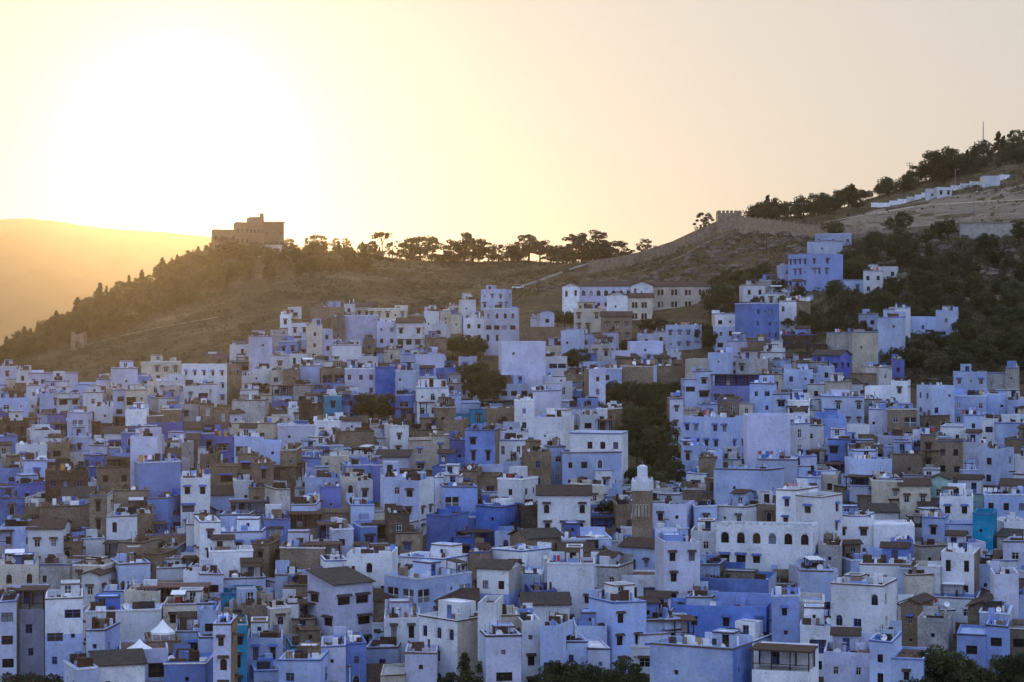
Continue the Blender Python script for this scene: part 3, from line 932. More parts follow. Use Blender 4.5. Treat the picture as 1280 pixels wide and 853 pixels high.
# ---------------------------------------------------------------- the houses of the photograph: (left, right, roof row, storeys, colour, options, corner)
HL = [
 # far left rows under the forest
 (0,19,458,2,'L'),(20,36,463,2,'W','a'),(36,97,466,2,'L'),(50,90,492,2,'P','ah'),(33,50,481,2,'W'),(84,110,515,2,'L'),(142,172,460,3,'L','n'),
 (142,158,487,2,'P'),(178,226,452,2,'Y'),(227,302,455,3,'W','h',.75),(157,184,487,2,'Y'),(184,224,476,2,'Y','b'),(231,262,482,2,'W'),(157,183,512,2,'W','n'),
 (183,226,511,2,'T','n'),(118,140,508,2,'W','n'),(0,35,497,2,'P'),(4,36,526,2,'K'),(38,67,538,2,'W'),(130,170,542,1,'W','t'),(167,203,545,3,'L','n'),
 (227,290,546,2,'V',),(20,58,556,2,'W'),(58,86,553,2,'T'),(203,228,528,1,'V'),(98,142,474,2,'L'),(104,128,490,2,'W'),(226,252,505,2,'G'),
 (100,140,527,1,'K'),(86,112,545,2,'P'),(112,134,556,2,'L'),(0,22,545,2,'Q'),(140,166,566,2,'Q'),(60,84,476,2,'W'),
 # block at 250-530
 (292,313,431,2,'W'),(312,340,420,3,'L','n'),(256,291,442,1,'T'),(339,362,418,2,'G'),(350,386,393,3,'W','r'),(362,377,384,1,'W','x'),(383,416,407,3,'Y','r'),
 (416,431,396,3,'T','r'),(430,470,394,3,'L','nx'),(430,464,379,1,'W'),(388,430,384,1,'T','n'),(460,508,385,2,'Y'),(471,495,402,3,'L'),(495,528,404,3,'W','t'),
 (339,360,444,2,'W'),(362,384,442,1,'W'),(416,452,431,2,'W','n'),(471,506,436,1,'L'),(500,521,442,2,'P','n'),(315,337,461,2,'W','n'),(337,354,463,2,'Y'),
 (354,374,462,2,'T','n'),(374,402,457,2,'P','n'),(402,433,460,2,'T'),(431,470,460,3,'L','hr'),(469,494,459,3,'B','nx'),(494,520,463,3,'P'),(347,386,481,1,'W'),
 (250,271,480,2,'W'),(271,300,484,1,'W'),(300,340,487,1,'W'),(290,331,500,2,'G','n'),(250,288,504,2,'T'),(392,415,485,1,'B'),(405,427,494,2,'S'),(427,449,492,2,'B'),
 (376,404,504,2,'K'),(494,515,493,2,'B'),(340,380,510,1,'W'),(384,402,470,1,'W'),(302,318,470,1,'W'),(452,472,446,1,'W'),
 # 500-760 upper
 (559,580,397,1,'V'),(579,606,398,2,'W','r'),(605,647,385,4,'L'),(577,595,375,2,'W','n'),(601,640,362,2,'P','',.75),(550,577,388,2,'Y','n'),(530,549,389,2,'W','n'),
 (506,531,393,1,'T','n'),(565,576,381,1,'W'),(511,541,407,2,'L','r'),(540,558,405,2,'W'),(532,558,422,2,'T','b'),(513,533,436,2,'W'),(520,556,443,2,'L','n'),
 (627,682,427,4,'L','nx'),(662,709,446,2,'W','',.25),(682,712,432,1,'Y'),(648,711,409,1,'T','nx'),(675,693,391,2,'L','g'),(663,676,397,1,'W','n'),
 (717,752,386,2,'Y','a'),(701,725,413,3,'P','n'),(725,741,417,2,'P'),(740,770,415,2,'L'),(738,788,431,2,'G'),(724,761,452,1,'P'),(711,737,468,2,'T'),(736,757,461,3,'L'),
 (573,591,446,1,'L'),(545,571,460,1,'B'),(508,545,470,2,'P'),(522,561,484,3,'W','a'),(561,600,493,2,'P','n'),(557,588,479,1,'G'),(500,522,491,2,'B','n'),
 (624,661,480,1,'P'),(666,698,488,3,'L','n'),(591,611,485,1,'W'),(752,790,396,2,'T','t'),
 # 750-1010 upper
 (832,877,406,2,'P'),(818,833,414,1,'W'),(798,819,417,1,'L'),(788,829,427,2,'L','nx'),(894,920,392,3,'W'),(919,974,379,4,'B','rx',.46),
 (929,957,356,2,'W','a'),(956,985,366,1,'W'),(857,911,441,3,'P','n'),(909,935,426,2,'L','n'),(856,890,464,3,'P'),(889,945,468,3,'V','k'),(950,978,440,2,'W'),
 (964,978,425,2,'W','n'),(935,964,426,2,'T','n'),(920,960,449,2,'G'),(834,850,440,1,'W'),(807,836,448,1,'P'),(750,777,460,2,'P'),(776,817,457,2,'T','n'),(818,857,457,1,'T','n'),
 (937,987,479,3,'P'),(980,1016,462,2,'P'),(977,1016,418,1,'K'),(974,1013,376,3,'W','',.55),(984,1016,361,1,'L'),(952,990,350,1,'G','n'),
 # right
 (1033,1097,415,3,'G','n',.5),(1073,1098,392,2,'P','',.45),(1097,1127,396,3,'P','n'),(1116,1138,384,3,'W'),(1138,1195,388,2,'P','n'),(1000,1034,430,2,'K'),
 (1015,1064,445,2,'V','t',.7),(1062,1115,458,2,'G','',.4),(1081,1115,441,1,'V'),(1114,1130,450,2,'V'),(1081,1134,476,2,'W','hr'),(1000,1043,457,2,'P'),(1028,1080,495,2,'P'),
 (1146,1193,482,3,'P','',.4),(1193,1233,465,2,'P','r'),(1232,1271,459,2,'G','n'),(1178,1232,494,2,'P','hr'),(1230,1262,492,2,'P','n'),(1260,1285,500,2,'P'),(1086,1110,511,2,'L','n'),
 (1024,1087,523,2,'Q',),(1000,1025,512,1,'W','r'),(1000,1025,531,2,'W'),(1110,1146,511,2,'T'),(1151,1187,519,1,'T','a'),(1204,1247,523,2,'W'),(1246,1285,528,2,'P'),
 (985,1012,500,2,'W'),(1010,1030,480,1,'W'),
 # left middle
 (0,31,622,2,'B','ae'),(10,61,604,1,'V','',.3),(57,108,588,3,'K'),(121,165,583,2,'T'),(163,196,546,4,'L','n'),(174,226,577,3,'Q','n'),(208,227,560,2,'T'),(226,262,597,3,'W'),
 (50,113,632,2,'T','n'),(32,51,634,2,'T'),(112,141,618,3,'T','',.75),(142,186,612,2,'T','n'),(184,227,622,2,'B','n',.6),(133,171,644,2,'W'),(171,193,642,2,'T','n'),
 (233,262,655,2,'W','hr'),(35,78,662,2,'W','t'),(0,47,658,2,'P'),(95,131,672,1,'W'),(180,234,667,1,'T','n'),(148,222,678,2,'T','b',.7),(47,110,705,2,'G','',.62),(0,48,706,2,'Y'),
 (31,72,721,1,'P','x'),(102,145,720,2,'W','g',.5),(148,188,704,2,'P','n'),(196,260,714,2,'W'),(219,262,697,1,'K','k'),(0,30,585,1,'Q'),(30,60,575,2,'P'),(76,110,566,1,'W'),
 # 250-510 middle
 (250,293,541,2,'V',),(293,351,546,3,'P','h'),(347,393,531,2,'L','n'),(370,412,545,2,'W'),(281,343,528,1,'Y','n'),(350,370,561,3,'T','n'),(366,401,571,2,'Q'),(399,437,570,2,'Y'),
 (403,437,560,1,'S'),(423,468,538,2,'T','n'),(250,271,567,2,'T'),(270,321,567,3,'T',),(318,342,578,3,'T'),(347,370,593,1,'P'),(433,469,580,2,'Q'),(465,484,580,2,'V','n'),
 (447,466,601,2,'W'),(480,513,597,3,'P'),(260,321,601,2,'W','n'),(331,363,611,3,'G','',.45),(311,332,609,2,'T'),(378,426,608,2,'V','n'),(364,440,630,2,'P','n'),(438,496,630,2,'P'),
 (290,336,627,2,'P','k'),(362,401,642,2,'T','k'),(275,312,643,2,'P'),(330,363,648,2,'B'),(250,276,651,3,'W','h'),(415,442,660,2,'L'),(453,487,655,2,'T','k'),(486,512,641,3,'K'),
 (272,328,664,2,'P'),(467,506,562,1,'W'),(487,511,532,2,'W'),(470,511,572,1,'L','t'),(400,420,655,2,'B','k'),
 # 500-760 middle
 (643,668,500,3,'W','r'),(667,711,493,2,'L','n'),(544,570,508,2,'T','n'),(569,611,511,1,'S'),(610,644,510,2,'T','n'),(553,598,525,2,'T','n'),(581,619,537,3,'Q'),
 (618,656,539,2,'L'),(620,656,550,2,'W'),(667,718,521,3,'W','n',.68),(658,689,565,3,'T'),(687,707,558,3,'P','a'),(512,563,544,2,'Y'),(562,582,549,2,'V','n'),
 (519,552,562,1,'T','n'),(540,574,583,2,'B'),(591,651,576,2,'P','n'),(575,622,588,2,'T'),(622,673,598,3,'W','',.6),(543,576,595,2,'W'),(554,597,608,2,'Q',),(500,543,600,3,'P','',.55),
 (672,738,620,3,'W','th'),(595,653,632,2,'B','n',.5),(533,586,643,2,'B','n',.5),(516,538,627,1,'V','ga'),(604,637,614,1,'W','a'),(681,710,511,1,'P','n'),(709,758,509,1,'L','n'),(725,746,519,1,'W'),
 (652,673,632,2,'K','n'),(700,712,538,2,'P','n'),
 # 750-1010 middle
 (853,935,521,3,'P','r',.72),(837,854,498,3,'L'),(853,897,505,2,'P'),(896,941,499,2,'T'),(934,988,519,4,'L','nx'),(845,876,573,1,'L'),(866,883,590,1,'T'),(874,893,571,2,'T','n'),
 (892,980,586,3,'P','n',.76),(948,996,574,2,'P','n'),(814,869,630,2,'L','h',.8),(868,896,632,2,'P','h'),(895,959,632,2,'W','',.6),(920,959,621,2,'L','n'),
 (970,1053,612,4,'W','rhe',.68),(985,1012,529,3,'W'),
 # right middle
 (1063,1126,597,2,'G','n'),(1041,1142,648,2,'W','h'),(1153,1216,647,2,'P','hr'),(1216,1241,641,3,'S','nx'),(1224,1267,561,3,'P','r',.6),(1151,1203,543,3,'T'),(1204,1234,553,2,'L','n'),
 (1175,1232,616,1,'M','n'),(1125,1163,608,2,'Y','t'),(1175,1216,621,2,'W'),(1231,1285,617,2,'P','r'),(1143,1217,690,3,'W','h'),(1254,1285,676,3,'L','h'),(1024,1061,559,1,'W'),(1060,1097,561,2,'P','n'),
 (1116,1152,567,2,'T','n'),(1063,1115,574,2,'P','n'),(1000,1045,570,2,'L'),(1085,1141,676,2,'V','n'),(1023,1051,681,2,'G'),(1161,1186,600,2,'M','g'),
 # bottom left
 (0,20,750,4,'L'),(19,55,737,4,'L','k'),(57,103,746,4,'W',),(76,107,766,3,'W','u',.8),(108,200,763,2,'W','n'),(108,150,787,3,'P','',.55),(42,94,813,1,'P'),(80,122,834,2,'P','',.4),
 (120,181,832,2,'W','t'),(204,253,754,2,'Y',),(130,156,738,2,'P','n'),(155,200,739,2,'Y'),(180,257,733,2,'T','k'),(219,262,788,2,'P'),(205,257,828,2,'B','n'),(250,263,754,3,'P','n'),
 (150,210,812,2,'L','x'),(186,225,800,2,'T','x'),
 # bottom 250-510
 (262,316,688,2,'W','h'),(299,334,701,1,'P','n'),(315,350,680,2,'T','',.6),(350,406,684,2,'T','n'),(433,490,692,3,'W','h'),(489,587,696,2,'W','hur',.65),(480,590,718,3,'P','h',.38),(250,279,717,2,'L'),(277,332,722,1,'L'),
 (344,387,718,2,'P','n'),(355,387,731,2,'T','n'),(384,466,730,3,'L','i',.42),(277,340,742,1,'S'),(250,332,752,1,'P'),(297,338,757,2,'T'),(467,597,752,2,'T','tn'),(423,485,778,1,'W'),(342,373,757,2,'W'),
 (250,271,763,3,'P'),(268,287,779,4,'L'),(286,309,779,3,'S'),(250,269,796,2,'P'),(309,353,798,2,'P'),(348,401,824,2,'P','u'),(364,409,806,1,'S'),(289,351,837,1,'P','u'),(386,491,832,1,'W'),
 (401,432,806,2,'L','u'),(431,458,803,2,'B'),(457,497,809,1,'P'),(476,546,815,2,'L','n'),(392,442,766,1,'T'),(406,434,700,2,'W'),
 # bottom 500-760
 (614,690,687,2,'W','',.5),(596,653,712,3,'W','t',.7),(684,743,704,3,'W','h'),(742,828,706,2,'W','h'),(818,875,677,4,'L','rh',.22),(654,712,757,2,'W','t'),(666,696,738,2,'V'),(735,808,752,3,'P','hr',.42),
 (524,619,771,3,'W','a',.5),(597,619,754,4,'W','nx'),(607,652,794,3,'L'),(480,525,772,2,'W'),(620,656,768,3,'Y'),(652,676,776,3,'W'),(675,717,783,3,'P','',.5),(695,762,801,2,'P'),(719,759,783,2,'P'),
 (586,612,690,2,'T'),(700,742,690,2,'W','t'),
 # bottom 750-1010
 (816,966,757,2,'Q','hr',.94),(965,1030,744,3,'Q','h'),(812,941,807,3,'P','n',.8),(940,1024,812,3,'W','kh',.85),(895,1023,657,3,'W','hzAx',.94),(876,961,723,2,'B','n'),(941,967,741,1,'W'),(860,900,705,2,'P'),
 # bottom right
 (1039,1121,729,4,'W','ahe',.78),(1075,1138,705,2,'W','r'),(1000,1041,713,2,'P'),(1126,1167,755,2,'T','g',.55),(1147,1185,773,2,'G','n'),(1166,1221,746,1,'W'),(1243,1273,718,3,'L','n'),(1264,1285,744,2,'P'),
 (1197,1259,781,2,'Q'),(1087,1154,801,3,'P','h'),(1000,1043,783,2,'W'),(1030,1089,816,2,'L'),(1210,1246,760,2,'T','g'),(1217,1246,705,2,'P','n'),(1225,1285,765,2,'P'),
]
HL += [  # blue house climbing below the town wall, and the small white houses by the upper track
 (985,1053,318,3,'Q','hx',.62),(975,994,331,2,'P','r'),(1009,1053,301,2,'P','nx',.6),(999,1027,317,1,'P','x'),(1019,1064,292,1,'P','x'),(1031,1053,336,1,'W'),(1052,1103,338,2,'W','r'),(1097,1121,333,1,'W','x'),
 (1158,1173,236,1,'W','rx'),(1172,1190,234,1,'W','rx'),(1229,1250,220,1,'W','nx'),
]
HL += [(703,777,565,3,'P','ax'),(712,777,541,4,'W','rx'),(776,812,658,1,'W'),(770,789,630,2,'T','n')]
SPEC = []
def spec(px0, px1, ytop, st, col, opt='', c=None, seed=0):
    h = st * 3.05 + (0.75 if 't' not in opt and 'g' not in opt else 0.2)
    d = solve_d((px0 + px1) / 2, ytop, h)
    SPEC.append(dict(a=(px0, px1, ytop, st, col, opt, c, seed), d=d, rect=(px0, px1, ytop, ytop + h * F / d + 12)))
for i, e in enumerate(HL):
    e = tuple(e) + ('',) * (6 - len(e)) if len(e) < 6 else tuple(e)
    spec(*e[:6], e[6] if len(e) > 6 else None, i)
# infill: the ordinary houses between them
frng = random.Random(77)
def town_top(px):      # highest row the town reaches, by column
    return float(np.interp(px, [-80, 0, 120, 170, 240, 300, 350, 640, 700, 900, 1000, 1060, 1140, 1285], [470, 466, 480, 470, 470, 450, 420, 420, 440, 455, 440, 480, 515, 520]))
rects = [(*q['rect'][:3], q['rect'][2] + (q['rect'][3] - 12 - q['rect'][2]) * {1: 0.85, 2: 0.54, 3: 0.56, 4: 0.60}[q['a'][3]], q['d']) for q in SPEC]
GREEN = [(752, 872, 470, 502), (780, 846, 500, 604), (560, 628, 415, 492), (447, 494, 485, 525), (706, 735, 433, 466), (0, 82, 822, 900), (1130, 1290, 800, 900), (565, 760, 822, 900)]
fill = 0
IM = np.full((230, 340), 1e9)          # nearest house distance, 4-pixel cells
def paint(r):
    a, b_, t, q, d = r
    i0, i1 = max(0, int(t / 4)), min(230, int(q / 4) + 1); j0, j1 = max(0, int((a + 40) / 4)), min(340, int((b_ + 40) / 4) + 1)
    if i1 > i0 and j1 > j0:
        IM[i0:i1, j0:j1] = np.minimum(IM[i0:i1, j0:j1], d)
for r in rects: paint(r)
for it in range(26000):
    d = frng.uniform(285, 590)
    px = frng.uniform(-25, 1300)
    st = frng.choice([1, 1, 2, 2])
    h = st * 3.05 + 0.75
    wpx = frng.uniform(3.8, 9.5) * F / d
    yt = row_of(ground_pd(px, d) + h, d); yb = yt + h * F / d
    if yt < town_top(px): continue
    a, b_ = px - wpx / 2, px + wpx / 2
    if any(a < g[1] and b_ > g[0] and yt < g[3] and yb > g[2] for g in GREEN): continue
    i0, i1 = max(0, int(yt / 4)), min(213, int(yb / 4) + 1); j0, j1 = max(0, int((a + 40) / 4)), min(340, int((b_ + 40) / 4) + 1)
    if i1 <= i0 or j1 <= j0: continue
    cell = IM[i0:i1, j0:j1]
    top = cell[:max(1, (i1 - i0) // 3)]
    behind = np.mean((cell > d + 2) & (cell < 1e8)); emp = np.mean(cell > 1e8); hid = np.mean(cell < d - 1)
    if emp < 0.10 or behind > 0.16: continue
    spec(a, b_, yt, st, frng.choice('WWWWWPPPPLLQBTTGY' if px > 520 else 'WWWWPPPLLQBVTGYT'), frng.choice(['', '', '', '', '', 'n', 'h', 't', 'k', 'k']), frng.choice([None, None, .65, .35]), 1000 + it)
    paint((a, b_, yt, yt + (yb - yt) * (0.75 if st == 1 else 0.55), d))
    fill += 1
# what of each house the picture can show decides which are built one by one
own = np.full((430, 700), -1); zb = np.full((430, 700), 1e9)
for k, q in enumerate(SPEC):
    a, b_, t, e = q['rect']
    i0, i1 = max(0, int(t / 2)), min(427, int(e / 2)); j0, j1 = max(0, int(a / 2)), min(640, int(b_ / 2))
    if i1 > i0 and j1 > j0:
        m_ = zb[i0:i1, j0:j1] > q['d']
        zb[i0:i1, j0:j1][m_] = q['d']; own[i0:i1, j0:j1][m_] = k
cnt = np.bincount(own[own >= 0].ravel(), minlength=len(SPEC))
order = sorted(range(len(SPEC)), key=lambda k: -cnt[k])
solo = set(order[:300])
REST = []
for k, q in enumerate(SPEC):
    if cnt[k] < 3:
        continue
    SINK[0] = k not in solo
    f = house(*q['a'])
    SINK[0] = None
    f['vis'] = int(cnt[k])
    if k not in solo:
        REST.append(f); HOUSES.remove(f)
# the small houses that hardly show, joined
def join_pieces(roots, name):
    V, Fc, mi, mats = [], [], [], []
    for r in roots:
        todo = [(c_, r.matrix() @ c_.matrix()) for c_ in KIDS[r.name]]
        while todo:
            o, M_ = todo.pop()
            todo += [(c_, M_ @ c_.matrix()) for c_ in KIDS.get(o.name, [])]
            base = len(V)
            A = np.array(o.V) @ np.array(M_)[:3, :3].T + np.array(M_)[:3, 3]
            V += A.tolist()
            idx = []
            for mm in o.mats:
                if mm not in mats: mats.append(mm)
                idx.append(mats.index(mm))
            for p, m_ in zip(o.F, o.M):
                Fc.append(tuple(base + v for v in p)); mi.append(idx[m_])
    me = mesh(name, V, Fc, mi)
    for mm in mats: me.materials.append(MAT[mm] if mm in MAT else bpy.data.materials[mm])
    return link(name, me)
if REST:
    kind(join_pieces([f['o'] for f in REST], 'small_houses'), 'stuff')
print('houses', len(HOUSES), 'joined', len(REST), 'traced', len(HL))

# ---------------------------------------------------------------- landmarks
LM = []        # (name for labels, x, y)
def empty(name, loc, rz=0.0):
    o = bpy.data.objects.new(name, None)
    COL.objects.link(o)
    o.location = loc; o.rotation_euler = (0, 0, rz)
    return o

# hilltop castle-like building
d = 838.0
sc = F / d
cx = 311
base = ground_pd(cx, d) - 3.0
root = empty('hilltop_building', (px_x(cx, d), d, base), -math.atan2(px_x(cx, d), d) + math.radians(4))
tag(root, 'blocky brown hilltop building with stepped roofline and a chimney, among trees', 'building')
def mx(px): return (px - cx) / sc
def mz(row): return row_to_z(row, d) - base
rg = random.Random(4)
WALLC['castle'] = None
MAT['wall_castle'] = MAT['castle_plaster']
def strip(x0, x1, z, t, n): return [(x1_, z, t) for x1_ in [(x1 - x0) * (i + 0.5) / n for i in range(n)]]
volume(root, mx(267), mx(296), 3, 15, 0, mz(287), 'castle', wins={'front': strip(mx(267), mx(296), mz(300), 't', 4) + strip(mx(267), mx(296), mz(312), 't', 4)}, parapet=0.8, floor='terrace_grey', rng=rg, wname='wing')
volume(root, mx(295), mx(312), 1, 16, 0, mz(278), 'castle', wins={'front': strip(mx(295), mx(312), mz(291), 't', 3) + strip(mx(295), mx(312), mz(304), 't', 3)}, parapet=0.8, rng=rg, wname='tower_block')
volume(root, mx(311.5), mx(330), 0, 16, 0, mz(271), 'castle', wins={'front': strip(mx(311), mx(330), mz(291), 'r', 4) + strip(mx(311), mx(330), mz(306), 'd', 3)}, parapet=0.6, rng=rg, wname='tower_block')
volume(root, mx(329.5), mx(355), 0.4, 15, 0, mz(278), 'castle', wins={'front': strip(mx(329), mx(355), mz(292), 's', 3) + strip(mx(329), mx(355), mz(306.5), 'd', 4)}, parapet=0.6, rng=rg, wname='main_block')
q = MB(); q.box(mx(326), mx(330.5), 4, 5.6, mz(271) - 1, mz(266)); q.build('chimney', ['castle_plaster'], root)
q = MB(); q.box(mx(315), mx(351), -4.5, -0.1, 0, mz(308)); q.box(mx(314.6), mx(351.4), -4.8, -0.2, mz(308), mz(306.6)); q.build('terrace', ['stone_pale'], root)
q = MB(); q.box(mx(329), mx(357), 0.0, 14, mz(278) + 0.01, mz(277)); q.build('roof_slab', ['castle_plaster'], root)
LM.append(('hilltop building', root.location.x, d))

# ruined watchtower on the slope
d = solve_d(97, 415, 5.8, 600)
sc = F / d
root = empty('ruined_tower', (px_x(97, d), d, row_to_z(415, d) - 5.8))
tag(root, 'small roofless square stone tower ruin standing alone on the grassy slope', 'ruin')
w = 16 / sc / 2
for nm, bx in (('front_wall', (-w, w, -0.5, 0.0)), ('side_wall', (-w, -w + 0.5, 0.01, 2 * w)), ('side_wall', (w - 0.5, w, 0.01, 2 * w)), ('rear_wall', (-w, w, 2 * w, 2 * w + 0.5))):
    q = MB()
    if nm == 'front_wall':
        q.box(bx[0], bx[0] + w * 0.6, -0.5, 0, -2, 5.6); q.box(bx[1] - w * 0.6, bx[1], -0.5, 0, -2, 5.2); q.box(bx[0] + w * 0.6, bx[1] - w * 0.6, -0.5, 0, 2.6, 5.0); q.box(bx[0] + w * .6, bx[1] - w * .6, -.5, 0, -2, 0.7)
    else:
        q.box(*bx, -2, 5.8 if nm != 'rear_wall' else 5.0)
    q.build(nm, ['stone_wall'], root)

# town wall along the crest, in pieces, with its tower
def wall_run(root, name, pts, h_below, th, mat, dsel, merl=0):
    P = []
    for px, row in pts:
        d_ = dsel(px, row)
        P.append((px_x(px, d_), d_, row_to_z(row, d_)))
    q = MB()
    for (x0, y0, z0), (x1, y1, z1) in zip(P, P[1:]):
        b0 = min(ground(x0, y0), z0) - h_below; b1 = min(ground(x1, y1), z1) - h_below
        q.quad((x0, y0, b0), (x1, y1, b1), (x1, y1, z1), (x0, y0, z0)); q.quad((x1, y1 + th, b1), (x0, y0 + th, b0), (x0, y0 + th, z0), (x1, y1 + th, z1))
        q.quad((x0, y0, z0), (x1, y1, z1), (x1, y1 + th, z1), (x0, y0 + th, z0))
        if merl:
            n = max(1, int(math.hypot(x1 - x0, y1 - y0) / merl))
            for i in range(n):
                t = (i + 0.5) / n
                m_ = MB(); X, Y, Z = x0 + (x1 - x0) * t, y0 + (y1 - y0) * t, z0 + (z1 - z0) * t
                m_.box(X - 0.4, X + 0.4, Y + 0.05, Y + 0.5, Z - 0.3, Z + 0.38)
                m_.build('merlon', [mat], root)
    return q.build(name, [mat], root), P
def dense(pts, step=8):
    out = []
    xs = np.arange(pts[0][0], pts[-1][0] + 0.1, step)
    return [(float(x), float(np.interp(x, [p[0] for p in pts], [p[1] for p in pts]))) for x in xs]
root = empty('town_wall', (0, 0, 0))
tag(root, 'old brown stone town wall climbing the ridge to a battlemented square tower', 'wall')
A = dense([(736, 326), (765, 322.5), (800, 315), (840, 302), (870, 288), (900, 275)])
wall_run(root, 'ramp_wall', A, 3.0, 0.9, 'stone_wall', lambda px, row: solve_d(px, row, 4.6, 640))
def dwall(px, row): return float(np.interp(px, [897, 960, 1030, 1090, 1140, 1270], [742, 715, 682, 682, 690, 690]))
B = dense([(924, 271), (960, 274), (1000, 280), (1050, 283.5), (1086, 286), (1140, 290)])
wall_run(root, 'curtain_wall', B, 4.0, 1.0, 'stone_wall', dwall, merl=2.6)
d = 744.0; sc = F / d
tz = row_to_z(267, d)
q = MB(); x0, x1 = px_x(897, d), px_x(925.5, d)
q.box(x0, x1, d - 2, d + 6, tz - 16, tz); q.build('tower', ['stone_wall'], root)
for i in range(6):
    xx = x0 + (x1 - x0 - 1.0) * i / 5
    m_ = MB(); m_.box(xx, xx + 1.0, d - 1.99, d - 1.2, tz - 0.01, tz + 0.95); m_.build('merlon', ['stone_wall'], root)
    if i in (0, 5):
        for k in range(1, 5):
            m_ = MB(); m_.box(xx, xx + 0.6, d - 2 + k * 1.6, d - 1.2 + k * 1.6, tz - 0.01, tz + 0.95); m_.build('merlon', ['stone_wall'], root)
LM.append(('battlemented tower', (x0 + x1) / 2, d))
# white markers along the wall walk
for px, row in ((755, 324), (790, 318), (830, 305.5), (847, 297), (862.5, 288.5)):
    d = solve_d(px, row, 2.2, 640)
    q = MB(); X = px_x(px, d); z = ground(X, d)
    q.box(-0.38, 0.38, -0.38, 0.38, -1.2, 1.05); q.box(-0.48, 0.48, -0.48, 0.48, 1.05, 1.2); q.box(-0.3, 0.3, -0.3, 0.3, 1.2, 1.45, taper=0.12)
    tag(q.build('marker_post', ['trim_white'], None, (X, d - 3.2, row_to_z(row + 3.0, d) - 1.45)), 'small white marker post in front of the climbing town wall', 'post', 'white posts along the town wall')
# low boundary wall down the hill
root = empty('boundary_wall', (0, 0, 0))
tag(root, 'thin pale boundary wall running diagonally down the brown hillside', 'wall')
wall_run(root, 'wall', dense([(648, 358), (672, 350), (700, 340), (720, 333), (738, 328)], 6), 1.0, 0.4, 'stone_pale', lambda px, row: solve_d(px, row, 0.8, 600))
# pale retaining wall on the right
root = empty('retaining_wall', (0, 0, 0))
tag(root, 'broad pale stone retaining wall below the dirt track, beside dark trees', 'wall')
W_ = dense([(1200, 278.5), (1240, 278), (1266, 279)], 11)
wall_run(root, 'wall', W_, 3.0, 1.0, 'stone_pale', lambda px, row: 668.0)
wall_run(root, 'coping', [(a, b - 0.9) for a, b in W_], -5.0, 1.3, 'stone_wall', lambda px, row: 667.8)
# stepped white wall beside the track
root = empty('stepped_wall', (0, 0, 0))
tag(root, 'long white plastered wall stepping up the slope beside the track', 'wall')
for a, b_, row in ((1089, 1112, 253.5), (1112, 1122, 251), (1122, 1133, 249), (1133, 1144, 246), (1144, 1152, 243.5), (1152, 1159, 241), (1189, 1200, 232), (1200, 1212, 229.5), (1212, 1228, 227), (1249, 1262, 218.5)):
    d = solve_d((a + b_) / 2, row, 1.8, 690)
    q = MB(); q.box(px_x(a, d), px_x(b_, d) + 0.02, d, d + 0.4, row_to_z(row, d) - 6, row_to_z(row, d)); q.build('wall_step', ['trim_white'], root)

# tracks and paths
def ribbon(name, pts, wd, mat, dmin):
    P = []
    for px, row in dense(pts, 7):
        d_ = solve_d(px, row, 0.05, dmin)
        P.append((px_x(px, d_), d_))
    q = MB()
    for (x0, y0), (x1, y1) in zip(P, P[1:]):
        c = [(x0, y0 - wd / 2), (x1, y1 - wd / 2), (x1, y1 + wd / 2), (x0, y0 + wd / 2)]
        q.quad(*[(a, b_, ground(a, b_) + 0.24) for a, b_ in c])
    return kind(q.build(name, [mat]), 'structure')
plain('track_dirt', (0.33, 0.26, 0.18), nscale=0.4, amt=0.3, bmp=0.4)
# bare terraced earth beside the track
plain('bare_earth', (0.19, 0.145, 0.10), nscale=0.25, amt=0.4, bmp=0.5)
q = MB()
gp = np.arange(1046, 1300, 6.0)
top_r = lambda p: float(np.interp(p, [1046, 1090, 1150, 1220, 1300], [279, 264, 252, 240, 228]))
bot_r = lambda p: float(np.interp(p, [1046, 1100, 1200, 1300], [284, 289, 279, 281]))
G_ = []
for p in gp:
    col_ = []
    for t in np.linspace(0, 1, 7):
        d_ = solve_d(p, top_r(p) + (bot_r(p) - top_r(p)) * t, 0.0, 640)
        x_ = px_x(p, d_)
        col_.append((x_, d_, ground(x_, d_) + 0.12))
    G_.append(col_)
for c0, c1 in zip(G_, G_[1:]):
    for k in range(6):
        q.quad(c0[k + 1], c1[k + 1], c1[k], c0[k])
kind(q.build('terraced_earth', ['bare_earth'], smooth=True), 'structure')
for rr in (2, 4):
    ribbon_pts = [(float(p), top_r(p) + (bot_r(p) - top_r(p)) * rr / 6.0) for p in (1100, 1150, 1200, 1250, 1290)]
    ribbon('hill_path', ribbon_pts, 0.8, 'track_dirt', 640)
ribbon('dirt_track', [(1030, 279), (1060, 273), (1090, 268), (1125, 262), (1165, 256.5), (1220, 253.5), (1285, 250)], 2.4, 'track_dirt', 640)
ribbon('hill_path', [(105, 433), (150, 421), (200, 410), (245, 402), (275, 397)], 0.9, 'track_dirt', 600)
ribbon('hill_path', [(160, 428), (215, 418), (262, 410)], 0.7, 'track_dirt', 590)
ribbon('hill_path', [(700, 362), (760, 350), (800, 340), (850, 322), (880, 305), (905, 296)], 1.1, 'track_dirt', 630)

